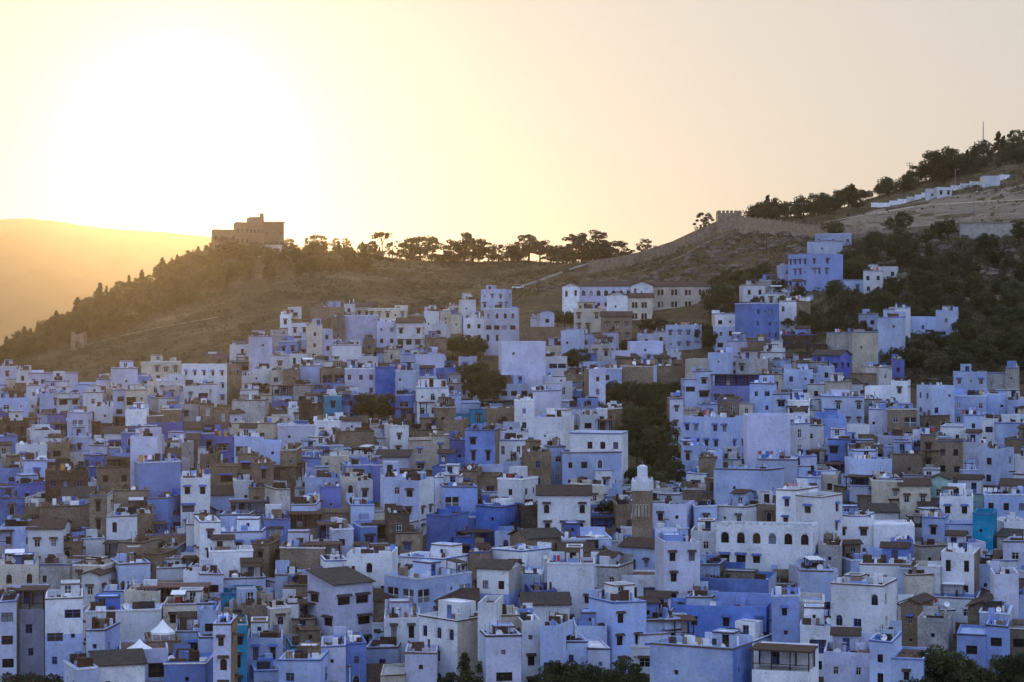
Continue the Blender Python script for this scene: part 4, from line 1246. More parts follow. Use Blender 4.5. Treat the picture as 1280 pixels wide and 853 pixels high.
# masts and poles
def pole(px, rtop, hm, dmin, name, label, cat, arms=0, lamp=False, lattice=False, group=None):
    d = solve_d(px, rtop, hm, dmin)
    root = empty(name, (px_x(px, d), d, row_to_z(rtop, d) - hm))
    if lattice:
        for a in range(3):
            t = a * 2.094
            q = MB(); q.tube([(0.35 * math.cos(t), 0.35 * math.sin(t), -1.5), (0.10 * math.cos(t), 0.10 * math.sin(t), hm)], [0.09, 0.06], 5); q.build('leg', ['metal'], root)
        q = MB()
        for i in range(int(hm / 0.9)):
            z0 = i * 0.9; r0 = 0.35 - 0.25 * z0 / hm
            for a in range(3):
                t, u = a * 2.094, (a + 1) * 2.094
                q.tube([(r0 * math.cos(t), r0 * math.sin(t), z0), (r0 * math.cos(u), r0 * math.sin(u), z0 + 0.9)], [0.04, 0.04], 4)
        q.build('bracing', ['metal'], root)
    else:
        q = MB(); q.tube([(0, 0, -1.5), (0, 0, hm * 0.6), (0, 0, hm)], [0.16, 0.13, 0.10], 7); q.build('shaft', ['wood' if arms else 'metal'], root)
    for i in range(arms):
        q = MB(); q.box(-1.5, 1.5, -0.07, 0.07, hm - 0.5 - i * 0.9, hm - 0.36 - i * 0.9); q.build('crossarm', ['wood'], root)
        for xx in (-1.3, -0.5, 0.5, 1.3):
            q = MB(); q.tube([(xx, 0, hm - 0.36 - i * 0.9), (xx, 0, hm - 0.1 - i * 0.9)], [0.08, 0.06], 6); q.build('insulator', ['dish_white'], root)
    if lamp:
        q = MB(); q.tube([(0, 0, hm - 0.1), (0.5, 0, hm + 0.15), (1.1, 0, hm + 0.1)], [0.07, 0.06, 0.05], 6); q.build('arm', ['metal'], root)
        q = MB(); q.box(0.9, 1.5, -0.16, 0.16, hm + 0.0, hm + 0.16, taper=0.05); q.build('lamp_head', ['dish_white'], root)
    tag(root, label, cat, group)
pole(1229, 152, 13, 700, 'radio_mast', 'thin lattice radio mast rising above the ridge trees', 'mast', lattice=True)
pole(1137, 203, 9, 690, 'utility_pole', 'wooden utility pole with two crossarms beside the ridge trees', 'pole', arms=2)
pole(1005, 254, 10, 600, 'utility_pole', 'wooden utility pole with one crossarm behind the town wall', 'pole', arms=1)
pole(1217, 240, 11, 600, 'street_lamp', 'tall street lamp standing on the bare slope above the retaining wall', 'lamp', lamp=True)
pole(1194, 212, 7, 690, 'street_lamp', 'short street lamp beside the stepped white wall', 'lamp', lamp=True)
pole(473, 398, 9, 500, 'utility_pole', 'tall wooden utility pole between lavender houses of the upper town', 'pole', arms=1)
pole(958, 290, 8, 560, 'utility_pole', 'plain utility pole on the rocky slope under the town wall', 'pole', arms=1)

# parked car at the end of the boundary wall
d = solve_d(647, 356.5, 1.5, 560); X = px_x(647, d)
root = empty('parked_car', (X, d, ground(X, d) + 0.05), math.radians(14))
tag(root, 'small white car parked where the boundary wall meets the upper houses', 'car')
q = MB(); q.box(-2.0, 2.0, -0.8, 0.8, 0.35, 0.85, taper=0.03); q.build('body', ['dish_white'], root)
q = MB(); q.box(-1.3, 1.2, -0.72, 0.72, 0.85, 1.45, taper=0.28); q.build('cabin', ['pane_and_shade'], root)
q = MB(); q.box(-0.95, 0.85, -0.5, 0.5, 1.45, 1.5, taper=0.03); q.build('car_roof', ['dish_white'], root)
for wx in (-1.25, 1.25):
    for wy in (-0.8, 0.8):
        q = MB(); q.tube([(wx, wy - 0.1, 0.32), (wx, wy + 0.1, 0.32)], [0.32, 0.32], 12); q.build('wheel', ['tank_black'], root)

# long school-like building with brown tiled roofs
d = solve_d(800, 358, 7.4, 560)
sc = F / d
base = row_to_z(358, d) - 7.4
cx = 795
root = empty('long_building', (px_x(cx, d), d, base), -math.atan2(px_x(cx, d), d) + math.radians(-3))
tag(root, 'long two storey building with brown tiled roofs and white gabled wings', 'building')
def mx(px): return (px - cx) / sc
def mz(row): return row_to_z(row, d) - base
rg = random.Random(9)
def put(x0, x1, y0, dp, row, col, roof, wins, frame='frame_brown', eave=0.3):
    volume(root, mx(x0), mx(x1), y0, y0 + dp, 0, mz(row), col, None, wins, roof, frame=frame, rng=rg, below=9, wname='wing_wall', eave=eave)
def grid(x0, x1, n, rows, t): return [((mx(x1) - mx(x0)) * (i + 0.5) / n, mz(r), t) for r in rows for i in range(n)]
put(703, 724.5, -1.5, 12, 358.5, 'W', 'tile_g', {'front': grid(703, 724, 2, [371, 385], 't')[:1] + [((mx(724) - mx(703)) * 0.8, mz(370), 't')]})
put(724.5, 790, 0, 9, 358, 'L', 'tile_t', {'front': grid(724, 790, 7, [370], 'b') + grid(724, 790, 7, [383.5], 'r')})
put(789.5, 816.5, -2.5, 12, 357.5, 'W', 'tile_g', {'front': [(1.2, mz(368), 't'), (3.1, mz(367), 's')]})
pairs = []
for g in range(4):
    for rr in (368, 383):
        for k in (-0.42, 0.42):
            pairs.append(((mx(888) - mx(816)) * (g + 0.55) / 4.2 + k * 1.25, mz(rr) - 0.3, 't'))
put(816, 888, 0.3, 9, 358.5, 'Y', 'tile_t', {'front': pairs})
put(762, 787.5, -13, 10, 370.5, 'W', 'tile_g', {'front': [(2.6, mz(385), 's')]})
put(787, 817, -12.4, 8, 373, 'Y', 'tile_t', {'front': [(x_ + k, mz(r), 't') for x_ in (2.2, 5.0) for k in (-.45, .45) for r in (385.5, 399)]})
LM.append(('long tiled building', root.location.x, d))

# minaret
hm = 15.0
d = solve_d(801, 602, hm, 300, 420)
sc = F / d
root = empty('minaret', (px_x(801, d), d, row_to_z(602, d) - hm), math.radians(-14))
tag(root, 'square tan minaret with white battlemented top and slim white lantern', 'minaret')
w = 26 / sc / 2 * 0.86
q = MB(); q.box(-w, w, 0, 2 * w, -5, hm - 1.5); q.build('shaft', ['wall_T'], root)
for i in range(5):     # blind arcade
    xx = -w + 2 * w * (i + 0.5) / 5
    a = MB(); a.box(xx - 0.24, xx - 0.16, -0.12, -0.002, hm - 5.6, hm - 3.9); a.box(xx + 0.16, xx + 0.24, -0.12, -0.002, hm - 5.6, hm - 3.9)
    for k in range(6):
        t0, t1 = math.pi * k / 6, math.pi * (k + 1) / 6
        a.quad((xx + 0.24 * math.cos(t0), -0.12, hm - 3.9 + 0.3 * math.sin(t0)), (xx + 0.16 * math.cos(t0), -0.12, hm - 3.9 + 0.2 * math.sin(t0)), (xx + 0.16 * math.cos(t1), -0.12, hm - 3.9 + 0.2 * math.sin(t1)), (xx + 0.24 * math.cos(t1), -0.12, hm - 3.9 + 0.3 * math.sin(t1)))
    a.build('blind_arch', ['stone_pale'], root)
q = MB(); q.box(-w - 0.1, w + 0.1, -0.1, 2 * w + 0.1, hm - 1.5, hm); q.build('parapet', ['wall_W'], root)
for xx in (-w + 0.15, -w * 0.35, w * 0.35, w - 0.15):
    for yy in (0.15, 2 * w - 0.15):
        q = MB(); q.box(xx - 0.2, xx + 0.2, yy - 0.2, yy + 0.2, hm - 0.01, hm + 0.55, taper=0.08); q.build('merlon', ['wall_W'], root)
q = MB(); q.box(-0.72, 0.72, w - 0.72, w + 0.72, hm - 0.02, hm + 2.3); q.box(-0.62, 0.62, w - 0.62, w + 0.62, hm + 2.3, hm + 2.55, taper=0.3); q.build('lantern', ['wall_W'], root)
q = MB(); q.tube([(0, w, hm + 2.5), (0, w, hm + 3.4)], [0.06, 0.03], 6); q.tube([(0, w, hm + 2.75), (0, w, hm + 2.9), (0, w, hm + 3.05)], [0.05, 0.16, 0.05], 8); q.build('finial', ['metal'], root)
LM.append(('tan minaret', root.location.x, d))

# two white tent pavilions on a roof terrace
for px, rtop, rbase, wpx in ((174.5, 799, 821, 33), (203.5, 774, 799, 31)):
    host = min((f for f in HOUSES if f['px0'] - 8 <= px <= f['px1'] + 8 and abs(f['ytop'] - rbase) < 30), key=lambda f: abs(f['ytop'] - rbase), default=None)
    d = host['d'] + 2.5 if host else solve_d(px, rtop, 9)
    sc = F / d
    z0 = row_to_z(rbase, d)
    if host: z0 = max(host['gz'] + host['h'] - host['parap'], z0 - 0.6) if host['gz'] + host['h'] - host['parap'] < row_to_z(rtop, d) - 2 else z0
    zt = row_to_z(rtop, d) - z0
    root = empty('tent_pavilion', (px_x(px, d), d, z0), math.radians(20))
    tag(root, 'white tent pavilion with pointed roof and lattice sides on a terrace', 'pavilion', 'white tent pavilions')
    w = wpx / sc / 2; ze = zt * 0.45
    k = 8
    R_ = [(w * math.cos(2 * math.pi * i / k + 0.39), w * math.sin(2 * math.pi * i / k + 0.39)) for i in range(k)]
    q = MB()
    for i in range(k):
        a, b_ = R_[i], R_[(i + 1) % k]
        mid0 = (a[0] * 0.42, a[1] * 0.42, ze + (zt - ze) * 0.46); mid1 = (b_[0] * 0.42, b_[1] * 0.42, ze + (zt - ze) * 0.46)
        q.quad((*a, ze), (*b_, ze), mid1, mid0); q.tri(mid0, mid1, (0, 0, zt))
        q.quad((a[0] * 1.01, a[1] * 1.01, ze - 0.3), (b_[0] * 1.01, b_[1] * 1.01, ze - 0.3), (b_[0] * 1.01, b_[1] * 1.01, ze), (a[0] * 1.01, a[1] * 1.01, ze))
    q.build('tent_roof', ['tent_white'], root)
    for i in range(k):
        p_ = MB(); p_.tube([(R_[i][0] * 0.95, R_[i][1] * 0.95, -0.3), (R_[i][0] * 0.95, R_[i][1] * 0.95, ze)], [0.06, 0.06], 6); p_.build('post', ['frame_white'], root)
    q = MB()
    for i in range(k):
        a, b_ = R_[i], R_[(i + 1) % k]
        for t in np.linspace(0.12, 0.88, 5):
            X, Y = (a[0] * (1 - t) + b_[0] * t) * 0.94, (a[1] * (1 - t) + b_[1] * t) * 0.94
            q.tube([(X, Y, -0.1), (X, Y, ze - 0.2)], [0.035, 0.035], 4)
        for z in (0.3, ze * 0.6):
            q.tube([(a[0] * 0.94, a[1] * 0.94, z), (b_[0] * 0.94, b_[1] * 0.94, z)], [0.035, 0.035], 4)
    q.build('lattice', ['frame_white'], root)
LM.append(('tent pavilions', px_x(188, 300), 300))

# ---------------------------------------------------------------- trees and scrub
def leaf_cloud(rs, centres, radii, n, size, squash=0.8):
    ci = rs.randint(0, len(centres), n)
    u = rs.normal(size=(n, 3)); u /= np.linalg.norm(u, axis=1)[:, None]
    rr = rs.uniform(0.35, 1.0, n) ** 0.5
    p = centres[ci] + u * (radii[ci] * rr)[:, None] * np.array([1, 1, squash])
    a = rs.normal(size=(n, 3)); a /= np.linalg.norm(a, axis=1)[:, None]
    b = np.cross(a, rs.normal(size=(n, 3))); b /= np.linalg.norm(b, axis=1)[:, None]
    s = size * rs.uniform(0.6, 1.3, n)[:, None]
    Vv = np.stack([p - a * s, p - b * s * 0.55, p + a * s, p + b * s * 0.55], 1).reshape(-1, 3)
    return Vv
def fast_mesh(name, Vv, nq, mat):
    me = bpy.data.meshes.new(name)
    me.vertices.add(len(Vv)); me.vertices.foreach_set('co', Vv.astype(np.float32).ravel())
    me.loops.add(nq * 4); me.loops.foreach_set('vertex_index', np.arange(nq * 4, dtype=np.int32))
    me.polygons.add(nq); me.polygons.foreach_set('loop_start', np.arange(0, nq * 4, 4, dtype=np.int32))
    me.update(calc_edges=True)
    me.materials.append(MAT[mat])
    return me
TREE = {}
def make_kind(k, seed, n):
    rs = np.random.RandomState(seed)
    C, Rr = [], []
    if k == 'pine':
        for i in range(30):
            z = 0.10 + 0.88 * (i / 29) ** 0.9
            env = 0.27 * (1 - z) ** 0.75 + 0.02
            t = rs.uniform(0, 6.28); r = env * rs.uniform(0.2, 0.95)
            C.append((r * math.cos(t), r * math.sin(t), z)); Rr.append(0.045 + 0.10 * (1 - z) * rs.uniform(0.7, 1.2))
        sz, mat, tr = 0.030, 'leaf_pine', 0.95
    elif k == 'stonepine':
        for i in range(22):
            t = rs.uniform(0, 6.28); r = 0.42 * math.sqrt(rs.uniform())
            C.append((r * math.cos(t), r * math.sin(t), 0.80 + 0.10 * (1 - (r / 0.42) ** 2) + rs.uniform(-0.04, 0.04))); Rr.append(rs.uniform(0.06, 0.12))
        sz, mat, tr = 0.026, 'leaf_pine', 0.8
    elif k == 'euca':
        for i in range(30):
            z = rs.uniform(0.14, 0.92); t = rs.uniform(0, 6.28)
            env = 0.44 * math.sin(math.pi * min(1, (z + 0.05) / 1.02)) ** 0.6
            r = env * rs.uniform(0.3, 1.0)
            C.append((r * math.cos(t), r * math.sin(t), z)); Rr.append(rs.uniform(0.05, 0.12))
        sz, mat, tr = 0.026, 'leaf_olive', 0.8
    elif k == 'broad':
        for i in range(34):
            v = rs.normal(size=3); v /= np.linalg.norm(v); r = rs.uniform(0.35, 1.0) ** 0.5
            C.append((v[0] * 0.40 * r, v[1] * 0.40 * r, 0.58 + v[2] * 0.34 * r)); Rr.append(rs.uniform(0.08, 0.15))
        sz, mat, tr = 0.024, 'leaf_broad', 0.6
    elif k == 'cypress':
        for i in range(26):
            z = 0.06 + 0.92 * i / 25
            env = 0.11 * math.sin(math.pi * min(0.98, 0.12 + z * 0.86)) ** 0.6
            t = rs.uniform(0, 6.28); r = env * rs.uniform(0.1, 0.7)
            C.append((r * math.cos(t), r * math.sin(t), z)); Rr.append(0.035 + env * 0.45)
        sz, mat, tr = 0.018, 'leaf_pine', 0.95
    else:   # bush
        for i in range(20):
            v = rs.normal(size=3); v /= np.linalg.norm(v)
            C.append((v[0] * 0.52 * rs.uniform(0.4, 1), v[1] * 0.52 * rs.uniform(0.4, 1), 0.15 + abs(v[2]) * 0.62)); Rr.append(rs.uniform(0.14, 0.26))
        sz, mat, tr = 0.045, 'leaf_olive' if seed % 2 else 'leaf_broad', 0.3
    C = np.array(C); Rr = np.array(Rr)
    crown = fast_mesh('crown', leaf_cloud(rs, C, Rr, n, sz), n, mat)
    q = MB()
    lean = rs.uniform(-0.03, 0.03, 2)
    top = tr
    q.tube([(0, 0, -0.12), (lean[0], lean[1], top * 0.35), (lean[0] * 2, lean[1] * 2, top * 0.7), (lean[0] * 2.2, lean[1] * 2.2, top)], [0.030, 0.023, 0.014, 0.005], 7)
    for c in C[rs.permutation(len(C))[:9]]:
        z0 = max(0.1, min(top * 0.75, c[2] * 0.62)); f = z0 / top
        q.tube([(lean[0] * 2 * f, lean[1] * 2 * f, z0), (c[0] * 0.5 + lean[0], c[1] * 0.5 + lean[1], z0 + (c[2] - z0) * 0.6), tuple(c)], [0.012, 0.008, 0.003], 5)
    trunk = mesh('trunk', q.V, q.F, q.M, True); trunk.materials.append(MAT['bark'])
    TREE.setdefault(k, []).append((trunk, crown))
for k, nvar, n in (('pine', 4, 2600), ('stonepine', 2, 2200), ('euca', 6, 3200), ('broad', 4, 4200), ('cypress', 2, 2200), ('bush', 4, 1300)):
    for v in range(nvar):
        make_kind(k, 100 + v * 7 + len(k), n)
trng = random.Random(31)
def tree(k, x, y, h, name, label, cat, group=None, sxy=1.0, z=None):
    tr, cr = trng.choice(TREE[k])
    root = empty(name, (x, y, ground(x, y) - 0.1 if z is None else z), trng.uniform(0, 6.28))
    s = h * trng.uniform(0.85, 1.2) * sxy
    root.scale = (s, s, h)
    link('trunk', tr, root); link('crown', cr, root)
    return tag(root, label, cat, group)
TLM = LM + [('ruined stone tower', px_x(97, 690), 690.0), ('radio mast', px_x(1229, 830), 830.0), ('stepped white wall', px_x(1140, 770), 770.0), ('dirt track', px_x(1230, 745), 745.0),
            ('retaining wall', px_x(1235, 668), 668.0), ('climbing sky blue house', px_x(1018, 590), 590.0), ('two crossarm utility pole', px_x(1137, 790), 790.0)]
FORM = {'pine': 'pointed', 'broad': 'rounded', 'bush': 'low spreading', 'euca': 'airy', 'stonepine': 'flat topped', 'cypress': 'narrow'}
def vary(o, k, h, x, y):
    """say which tree: its form and size, and the thing it stands near"""
    lab = o['label']
    w0 = FORM[k] + (' tall' if h > 7.5 else ' small' if h < 4.2 else '')
    c = min(((math.hypot(x - a, y - b_), n_) for n_, a, b_ in TLM))
    hs = min(((math.hypot(x - f['X'], y - f['d']), i) for i, f in enumerate(HOUSES)))
    core = lab.replace('dark leafy ', '').replace('bushy dark ', '').replace('dark ', '').replace('airy ', '').replace('rounded ', '').replace('round ', '').replace('slender ', '')
    if hs[0] < 13: core += ' beside a ' + CNAME[HOUSES[hs[1]]['col']] + ' house'
    elif c[0] < 60: core += ' near the ' + c[1]
    lab2 = w0 + ' ' + core
    if len(lab2.split()) > 16:
        lab2 = w0 + ' ' + lab.replace('dark leafy ', '').replace('bushy dark ', '').replace('dark ', '').replace('airy ', '').replace('rounded ', '').replace('round ', '').replace('slender ', '')
    o['label'] = ' '.join(lab2.split()[:16])
def tree_px(k, px, rtop, rbase, name, label, group, dmin=560, sxy=1.0):
    """crown top at rtop, foot on the ground seen at rbase"""
    d = solve_d(px, rbase, 0.0, dmin)
    h = max(1.5, row_to_z(rtop, d) - ground_pd(px, d))
    o = tree(k, px_x(px, d), d, h, name, label, 'tree', group, sxy)
    vary(o, k, h, px_x(px, d), d)
    return o

def sky_row(px): return float(np.interp(px, [-40, 0, 100, 190, 270, 360, 430, 500, 560, 640, 740], [455, 442, 396, 349, 321, 313, 313, 323, 327, 326, 326]))
LB = lambda px: float(np.interp(px, [-40, 0, 60, 120, 200, 260, 330, 400, 500], [468, 458, 440, 424, 398, 372, 352, 344, 338]))
# conifers on the left slope: a ragged line on the skyline, then the wood below it
n = 0
for px in np.arange(-14, 268, 4.5):
    p = px + trng.uniform(-3, 3); r = sky_row(p)
    tree_px(trng.choice(['pine', 'broad', 'broad']), p, r - trng.uniform(7, 22), r + trng.uniform(1, 6), 'pine_tree', 'dark conifer on the wooded slope skyline', 'conifers on the left skyline', 620, 0.95)
for px, top in ((125, 354), (203, 322), (212, 327), (30, 408), (8, 420), (97, 372), (238, 332)):
    tree_px('pine', px, top, sky_row(px) + 4, 'pine_tree', 'dark conifer on the wooded slope skyline', 'conifers on the left skyline', 620, 1.15)
for i in range(290):
    p = trng.uniform(-10, 300) if trng.random() < 0.75 else trng.uniform(300, 480)
    a, b_ = sky_row(p) + 3, LB(p)
    r = trng.uniform(a, b_)
    tree_px(trng.choice(['pine', 'broad', 'broad', 'bush']), p, r - trng.uniform(12, 23), r, 'hillside_tree', 'dark tree in the dense wood below the hilltop', 'trees of the wood on the left slope', 600)
for p, top in ((272, 300), (283, 292), (300, 303), (310, 306), (322, 300), (335, 306), (345, 309), (362, 306)):
    tree_px('broad', p, top, 325, 'evergreen_tree', 'bushy evergreen tree against the foot of the hilltop building', 'evergreens at the hilltop building', 700)
# silhouettes along the ridge
for p, top, k in ((385, 296, 'euca'), (396, 293, 'stonepine'), (405, 294, 'euca'), (421, 297, 'euca'), (431, 297, 'euca'), (452, 303, 'broad'), (466, 300, 'broad'), (478, 289, 'stonepine'), (490, 298, 'euca')):
    tree_px(k, p, top, sky_row(p) + 2, 'ridge_tree', 'slender tree silhouetted on the ridge between hilltop building and open crest', 'slender trees on the ridge', 720, 0.9)
for p, top, sx in ((508, 300, 1.1), (524, 293, 1.2), (536, 297, 1.0), (553, 311, 1.1), (566, 296, 1.0), (577, 290, 1.15), (592, 297, 1.2), (612, 301, 1.1), (625, 304, 1.0), (637, 298, 1.0), (651, 296, 1.0), (663, 294, 1.1), (676, 298, 1.1), (690, 300, 1.1), (704, 299, 1.1), (716, 291, 1.0), (728, 292, 1.1), (742, 287, 1.1), (757, 292, 1.2), (775, 298, 1.1)):
    tree_px('broad' if p in (524, 592, 651, 676, 704) else 'euca', p + trng.uniform(-3, 3), top + trng.uniform(-3, 5), min(sky_row(p), 329) + 1.5, 'eucalyptus_tree', 'airy eucalyptus silhouetted in the row along the open grassy crest', 'eucalyptus row on the crest', 760, sx * 1.35)
for i in range(34):
    p = trng.uniform(496, 782)
    tree_px(trng.choice(['bush', 'euca', 'bush']), p, min(sky_row(p), 329) - trng.uniform(5, 24), min(sky_row(p), 329) + 1.5, 'crest_tree', 'dark tree filling the gaps of the row along the open crest', 'undergrowth of the crest row', 760, 1.2)
d = 812.0
tree('euca', px_x(808, d), d, 7.0, 'eucalyptus_tree', 'lone airy tree showing over the low start of the climbing town wall', 'tree', z=row_to_z(298, d) - 7.0, sxy=1.3)
d = 780.0
tree('euca', px_x(880, d), d, 8.5, 'eucalyptus_tree', 'airy tree leaning over the town wall just below its battlemented tower', 'tree', z=row_to_z(263, d) - 8.5, sxy=1.2)
# wooded ridge on the right
sk2 = lambda px: float(np.interp(px, [930, 960, 1000, 1050, 1100, 1150, 1200, 1240, 1290], [272, 268, 266, 258, 245, 226, 206, 190, 172]))
lo2 = lambda px: float(np.interp(px, [930, 1000, 1090, 1150, 1200, 1240, 1290], [275, 274, 250, 236, 222, 212, 205]))
for i in range(130):
    p = trng.uniform(938, 1295)
    r = trng.uniform(sk2(p), max(sk2(p) + 2, lo2(p)))
    tree_px(trng.choice(['broad', 'pine', 'bush', 'broad']), p, r - trng.uniform(7, 27), r, 'ridge_oak', 'bushy dark tree in the ridge wood above the track', 'trees of the right ridge wood', 690)
for p, top, rb in ((1165, 186, 226), (1180, 178, 224), (1192, 184, 222), (1148, 204, 230), (1205, 196, 220)):
    tree_px('broad', p, top, rb, 'tall_tree', 'tall broad tree standing out of the right ridge wood above the stepped wall', 'tall ridge trees', 700, 1.1)
for p, top, rb in ((1030, 240, 268), (1042, 246, 268), (1022, 252, 270), (1072, 246, 264), (955, 257, 276), (972, 259, 276)):
    tree_px('broad', p, top, rb, 'ridge_oak', 'rounded dark tree showing above the curtain of the town wall', 'trees above the town wall', 690, 1.1)
# dense green slope on the right
avoid = [f for f in HOUSES if f['px1'] > 860 and f['ytop'] < 520]
def clear(px, r0, r1, d=None):
    return not any(f['px0'] - 3 < px < f['px1'] + 3 and f['ytop'] - 1 < r1 and f['ytop'] + f['h'] * F / f['d'] * 0.6 > r0 and (d is None or d < f['d'] + f['dp']) for f in avoid)
poly_lo = lambda px: float(np.interp(px, [880, 900, 960, 1010, 1060, 1130, 1290], [400, 425, 385, 420, 425, 478, 470]))
poly_hi = lambda px: float(np.interp(px, [880, 960, 1040, 1060, 1100, 1200, 1290], [372, 340, 350, 318, 306, 312, 315]))
m = 0
for i in range(900):
    p = trng.uniform(1040, 1295) if trng.random() < 0.88 else trng.uniform(885, 1040)
    r = trng.uniform(poly_hi(p), poly_lo(p))
    hp = trng.uniform(12, 32)
    dd = solve_d(p, r, 0.0, 440)
    if not clear(p, r - hp, r, dd): continue
    if trng.random() < 0.25 and 1100 < p and r < 380: continue
    k = trng.choice(['broad', 'bush', 'broad', 'bush', 'broad'])
    tree_px(k, p, r - hp, r, 'slope_shrub' if k == 'bush' else 'slope_tree', 'dark leafy shrub on the overgrown slope below the retaining wall' if k == 'bush' else 'dark leafy tree on the overgrown slope below the retaining wall',
            'shrubs of the right slope' if k == 'bush' else 'trees of the right slope', 440)
    m += 1
    if m > 300: break
for p, top, rb in ((1130, 262, 292), (1118, 268, 292), (1185, 272, 300), (1172, 275, 300), (1275, 275, 305), (1160, 285, 305), (1045, 276, 300), (1037, 276, 298)):
    tree_px('broad', p, top, rb, 'slope_tree', 'rounded dark tree in front of the upper walls on the right', 'trees at the upper walls', 560, 1.1)
# low green cover between them
rs = np.random.RandomState(44)
Cg, Rg = [], []
while len(Cg) < 3600:
    p = rs.uniform(1035, 1320) if rs.uniform() < 0.8 else rs.uniform(880, 1040); dd = rs.uniform(470, 690)
    r = row_of(ground_pd(p, dd), dd)
    if not (poly_hi(p) - 12 < r < poly_lo(p) + 12): continue
    x = px_x(p, dd); s = rs.uniform(0.5, 1.8)
    Cg.append((x, dd, ground(x, dd) + s * 0.35)); Rg.append(s)
kind(link('slope_thicket', fast_mesh('thicket', leaf_cloud(rs, np.array(Cg), np.array(Rg), 3600 * 34, 0.24, 0.7), 3600 * 34, 'leaf_olive')), 'stuff')
# trees inside the town
def grove(cells, name, label, group, h0, h1, k='broad', dmin=258):
    for p, top, hh in cells:
        d = solve_d(p, top, hh, dmin)
        vary(tree(k, px_x(p, d), d, hh, name, label, 'tree', group, 1.0), k, hh, px_x(p, d), d)
cells = []
for i in range(24):
    top = trng.uniform(474, 590)
    p = trng.uniform(754, 866) if top < 500 else trng.uniform(782, 842)
    cells.append((p, top, trng.uniform(4.0, 7.0)))
grove(cells + [(758, 478, 6), (766, 474, 6), (785, 473, 6), (812, 474, 7), (822, 476, 6), (845, 474, 6), (864, 476, 6), (870, 482, 5), (838, 520, 6), (842, 545, 5), (846, 575, 5), (775, 476, 6), (800, 478, 7), (832, 474, 6), (855, 477, 6), (790, 520, 7), (815, 545, 7), (822, 580, 6), (805, 505, 7)], 'garden_tree', 'olive green tree of the wooded gully above the minaret', 'trees of the gully above the minaret', 6, 10)
grove([(566, 419, 6), (577, 417, 7), (590, 418, 7), (600, 420, 6), (585, 424, 6)], 'garden_tree', 'round dark tree below the row of small white windows in the upper town', 'trees among the upper white houses', 5, 7)
grove([(585, 452, 8), (598, 448, 9), (612, 455, 9), (603, 462, 9), (618, 468, 7), (592, 466, 7), (608, 474, 7)], 'garden_tree', 'bushy dark tree beside the large blank lavender wall', 'trees beside the blank lavender wall', 6, 9)
grove([(454, 486, 8), (465, 489, 7), (476, 486, 8), (486, 490, 7)], 'garden_tree', 'dark tree standing before the plain deep blue house', 'trees before the deep blue house', 6, 8)
grove([(716, 436, 6), (722, 432, 7), (729, 440, 6)], 'garden_tree', 'dark tree right of the white house with three windows', 'trees by the three windowed white house', 5, 7)
grove([(697, 387, 5), (706, 385, 6), (713, 389, 5)], 'garden_tree', 'dark tree in front of the gabled end of the long tiled building', 'trees before the long tiled building', 5, 6, dmin=480)
grove([(806, 396, 5), (818, 394, 6), (830, 398, 5), (843, 401, 4), (880, 402, 7), (887, 408, 7)], 'garden_tree', 'small tree on the grassy bank below the long tiled building', 'trees on the bank below the long tiled building', 4, 7, dmin=480)
grove([(990, 388, 7), (1000, 384, 8), (1008, 390, 7)], 'garden_tree', 'round dark tree right of the square deep blue house', 'trees by the square deep blue house', 6, 8, dmin=440)
grove([(322, 476, 4), (333, 477, 4), (792, 421, 4), (780, 424, 4)], 'garden_tree', 'small round tree squeezed between roofs of the upper town', 'small trees between upper roofs', 3, 4)
grove([(1060, 622, 5), (1066, 626, 5), (757, 622, 6), (765, 626, 5), (655, 570, 3)], 'garden_tree', 'small dark tree squeezed between white houses of the middle town', 'small trees between middle houses', 4, 6)
grove([(580, 816, 8), (584, 822, 7)], 'cypress_tree', 'dark narrow cypress before the white house at the town foot', 'cypresses at the town foot', 7, 8, 'cypress')
grove([(608, 824, 6), (622, 826, 6), (636, 838, 5), (560, 838, 4), (690, 826, 6), (705, 822, 7), (720, 826, 6), (738, 824, 6), (755, 836, 5), (780, 820, 7), (770, 832, 6), (795, 838, 5), (840, 838, 5)], 'garden_tree', 'dark leafy tree along the lower edge of the town', 'trees along the lower edge of town', 4, 7)
grove([(1145, 812, 8), (1160, 806, 9), (1178, 804, 9), (1195, 812, 8), (1212, 820, 7), (1135, 826, 7), (1255, 816, 8), (1270, 808, 9), (1284, 812, 8), (1235, 834, 6)], 'garden_tree', 'large dark tree in front of pale blue houses at the lower right', 'trees in front of the lower right houses', 7, 9)
grove([(10, 834, 4), (25, 838, 4), (40, 836, 4), (55, 841, 3), (68, 838, 4), (34, 846, 4), (4, 846, 4)], 'garden_shrub', 'dark overgrown bush on the waste plot below the tall lavender house', 'bushes on the waste plot', 3, 4, 'bush')

# scrub and rocks on the open hillside, far too many to count
rs = np.random.RandomState(12)
Cs, Rs_ = [], []
RK = MB()
while len(Cs) < 9000:
    px = rs.uniform(-60, 1330); d = rs.uniform(540, 900)
    r = row_of(ground_pd(px, d), d)
    lo = float(np.interp(px, [0, 30, 150, 250, 290, 350, 480, 640, 700, 890, 960, 1060, 1140, 1290], [470, 465, 462, 455, 430, 392, 385, 372, 352, 372, 350, 340, 400, 460]))
    if r > lo + 8: continue
    if 1040 < px and 245 < r < 292 and rs.uniform() < 0.85: continue
    if math.sin(px * 0.045 + d * 0.02) + math.sin(d * 0.09 - px * 0.02) + rs.uniform(-1.5, 1.5) < -0.6: continue
    x = px_x(px, d); s = rs.uniform(0.3, 1.0) ** 1.6 * 1.7 + 0.2
    Cs.append((x, d, ground(x, d) + s * 0.3)); Rs_.append(s)
n = 9000 * 13
kind(link('hillside_scrub', fast_mesh('scrub', leaf_cloud(rs, np.array(Cs), np.array(Rs_), n, 0.30, 0.6), n, 'leaf_dry')), 'stuff')
Cs2 = np.array(Cs)[rs.permutation(9000)[:3200]]; R2 = rs.uniform(0.35, 1.5, 3200)
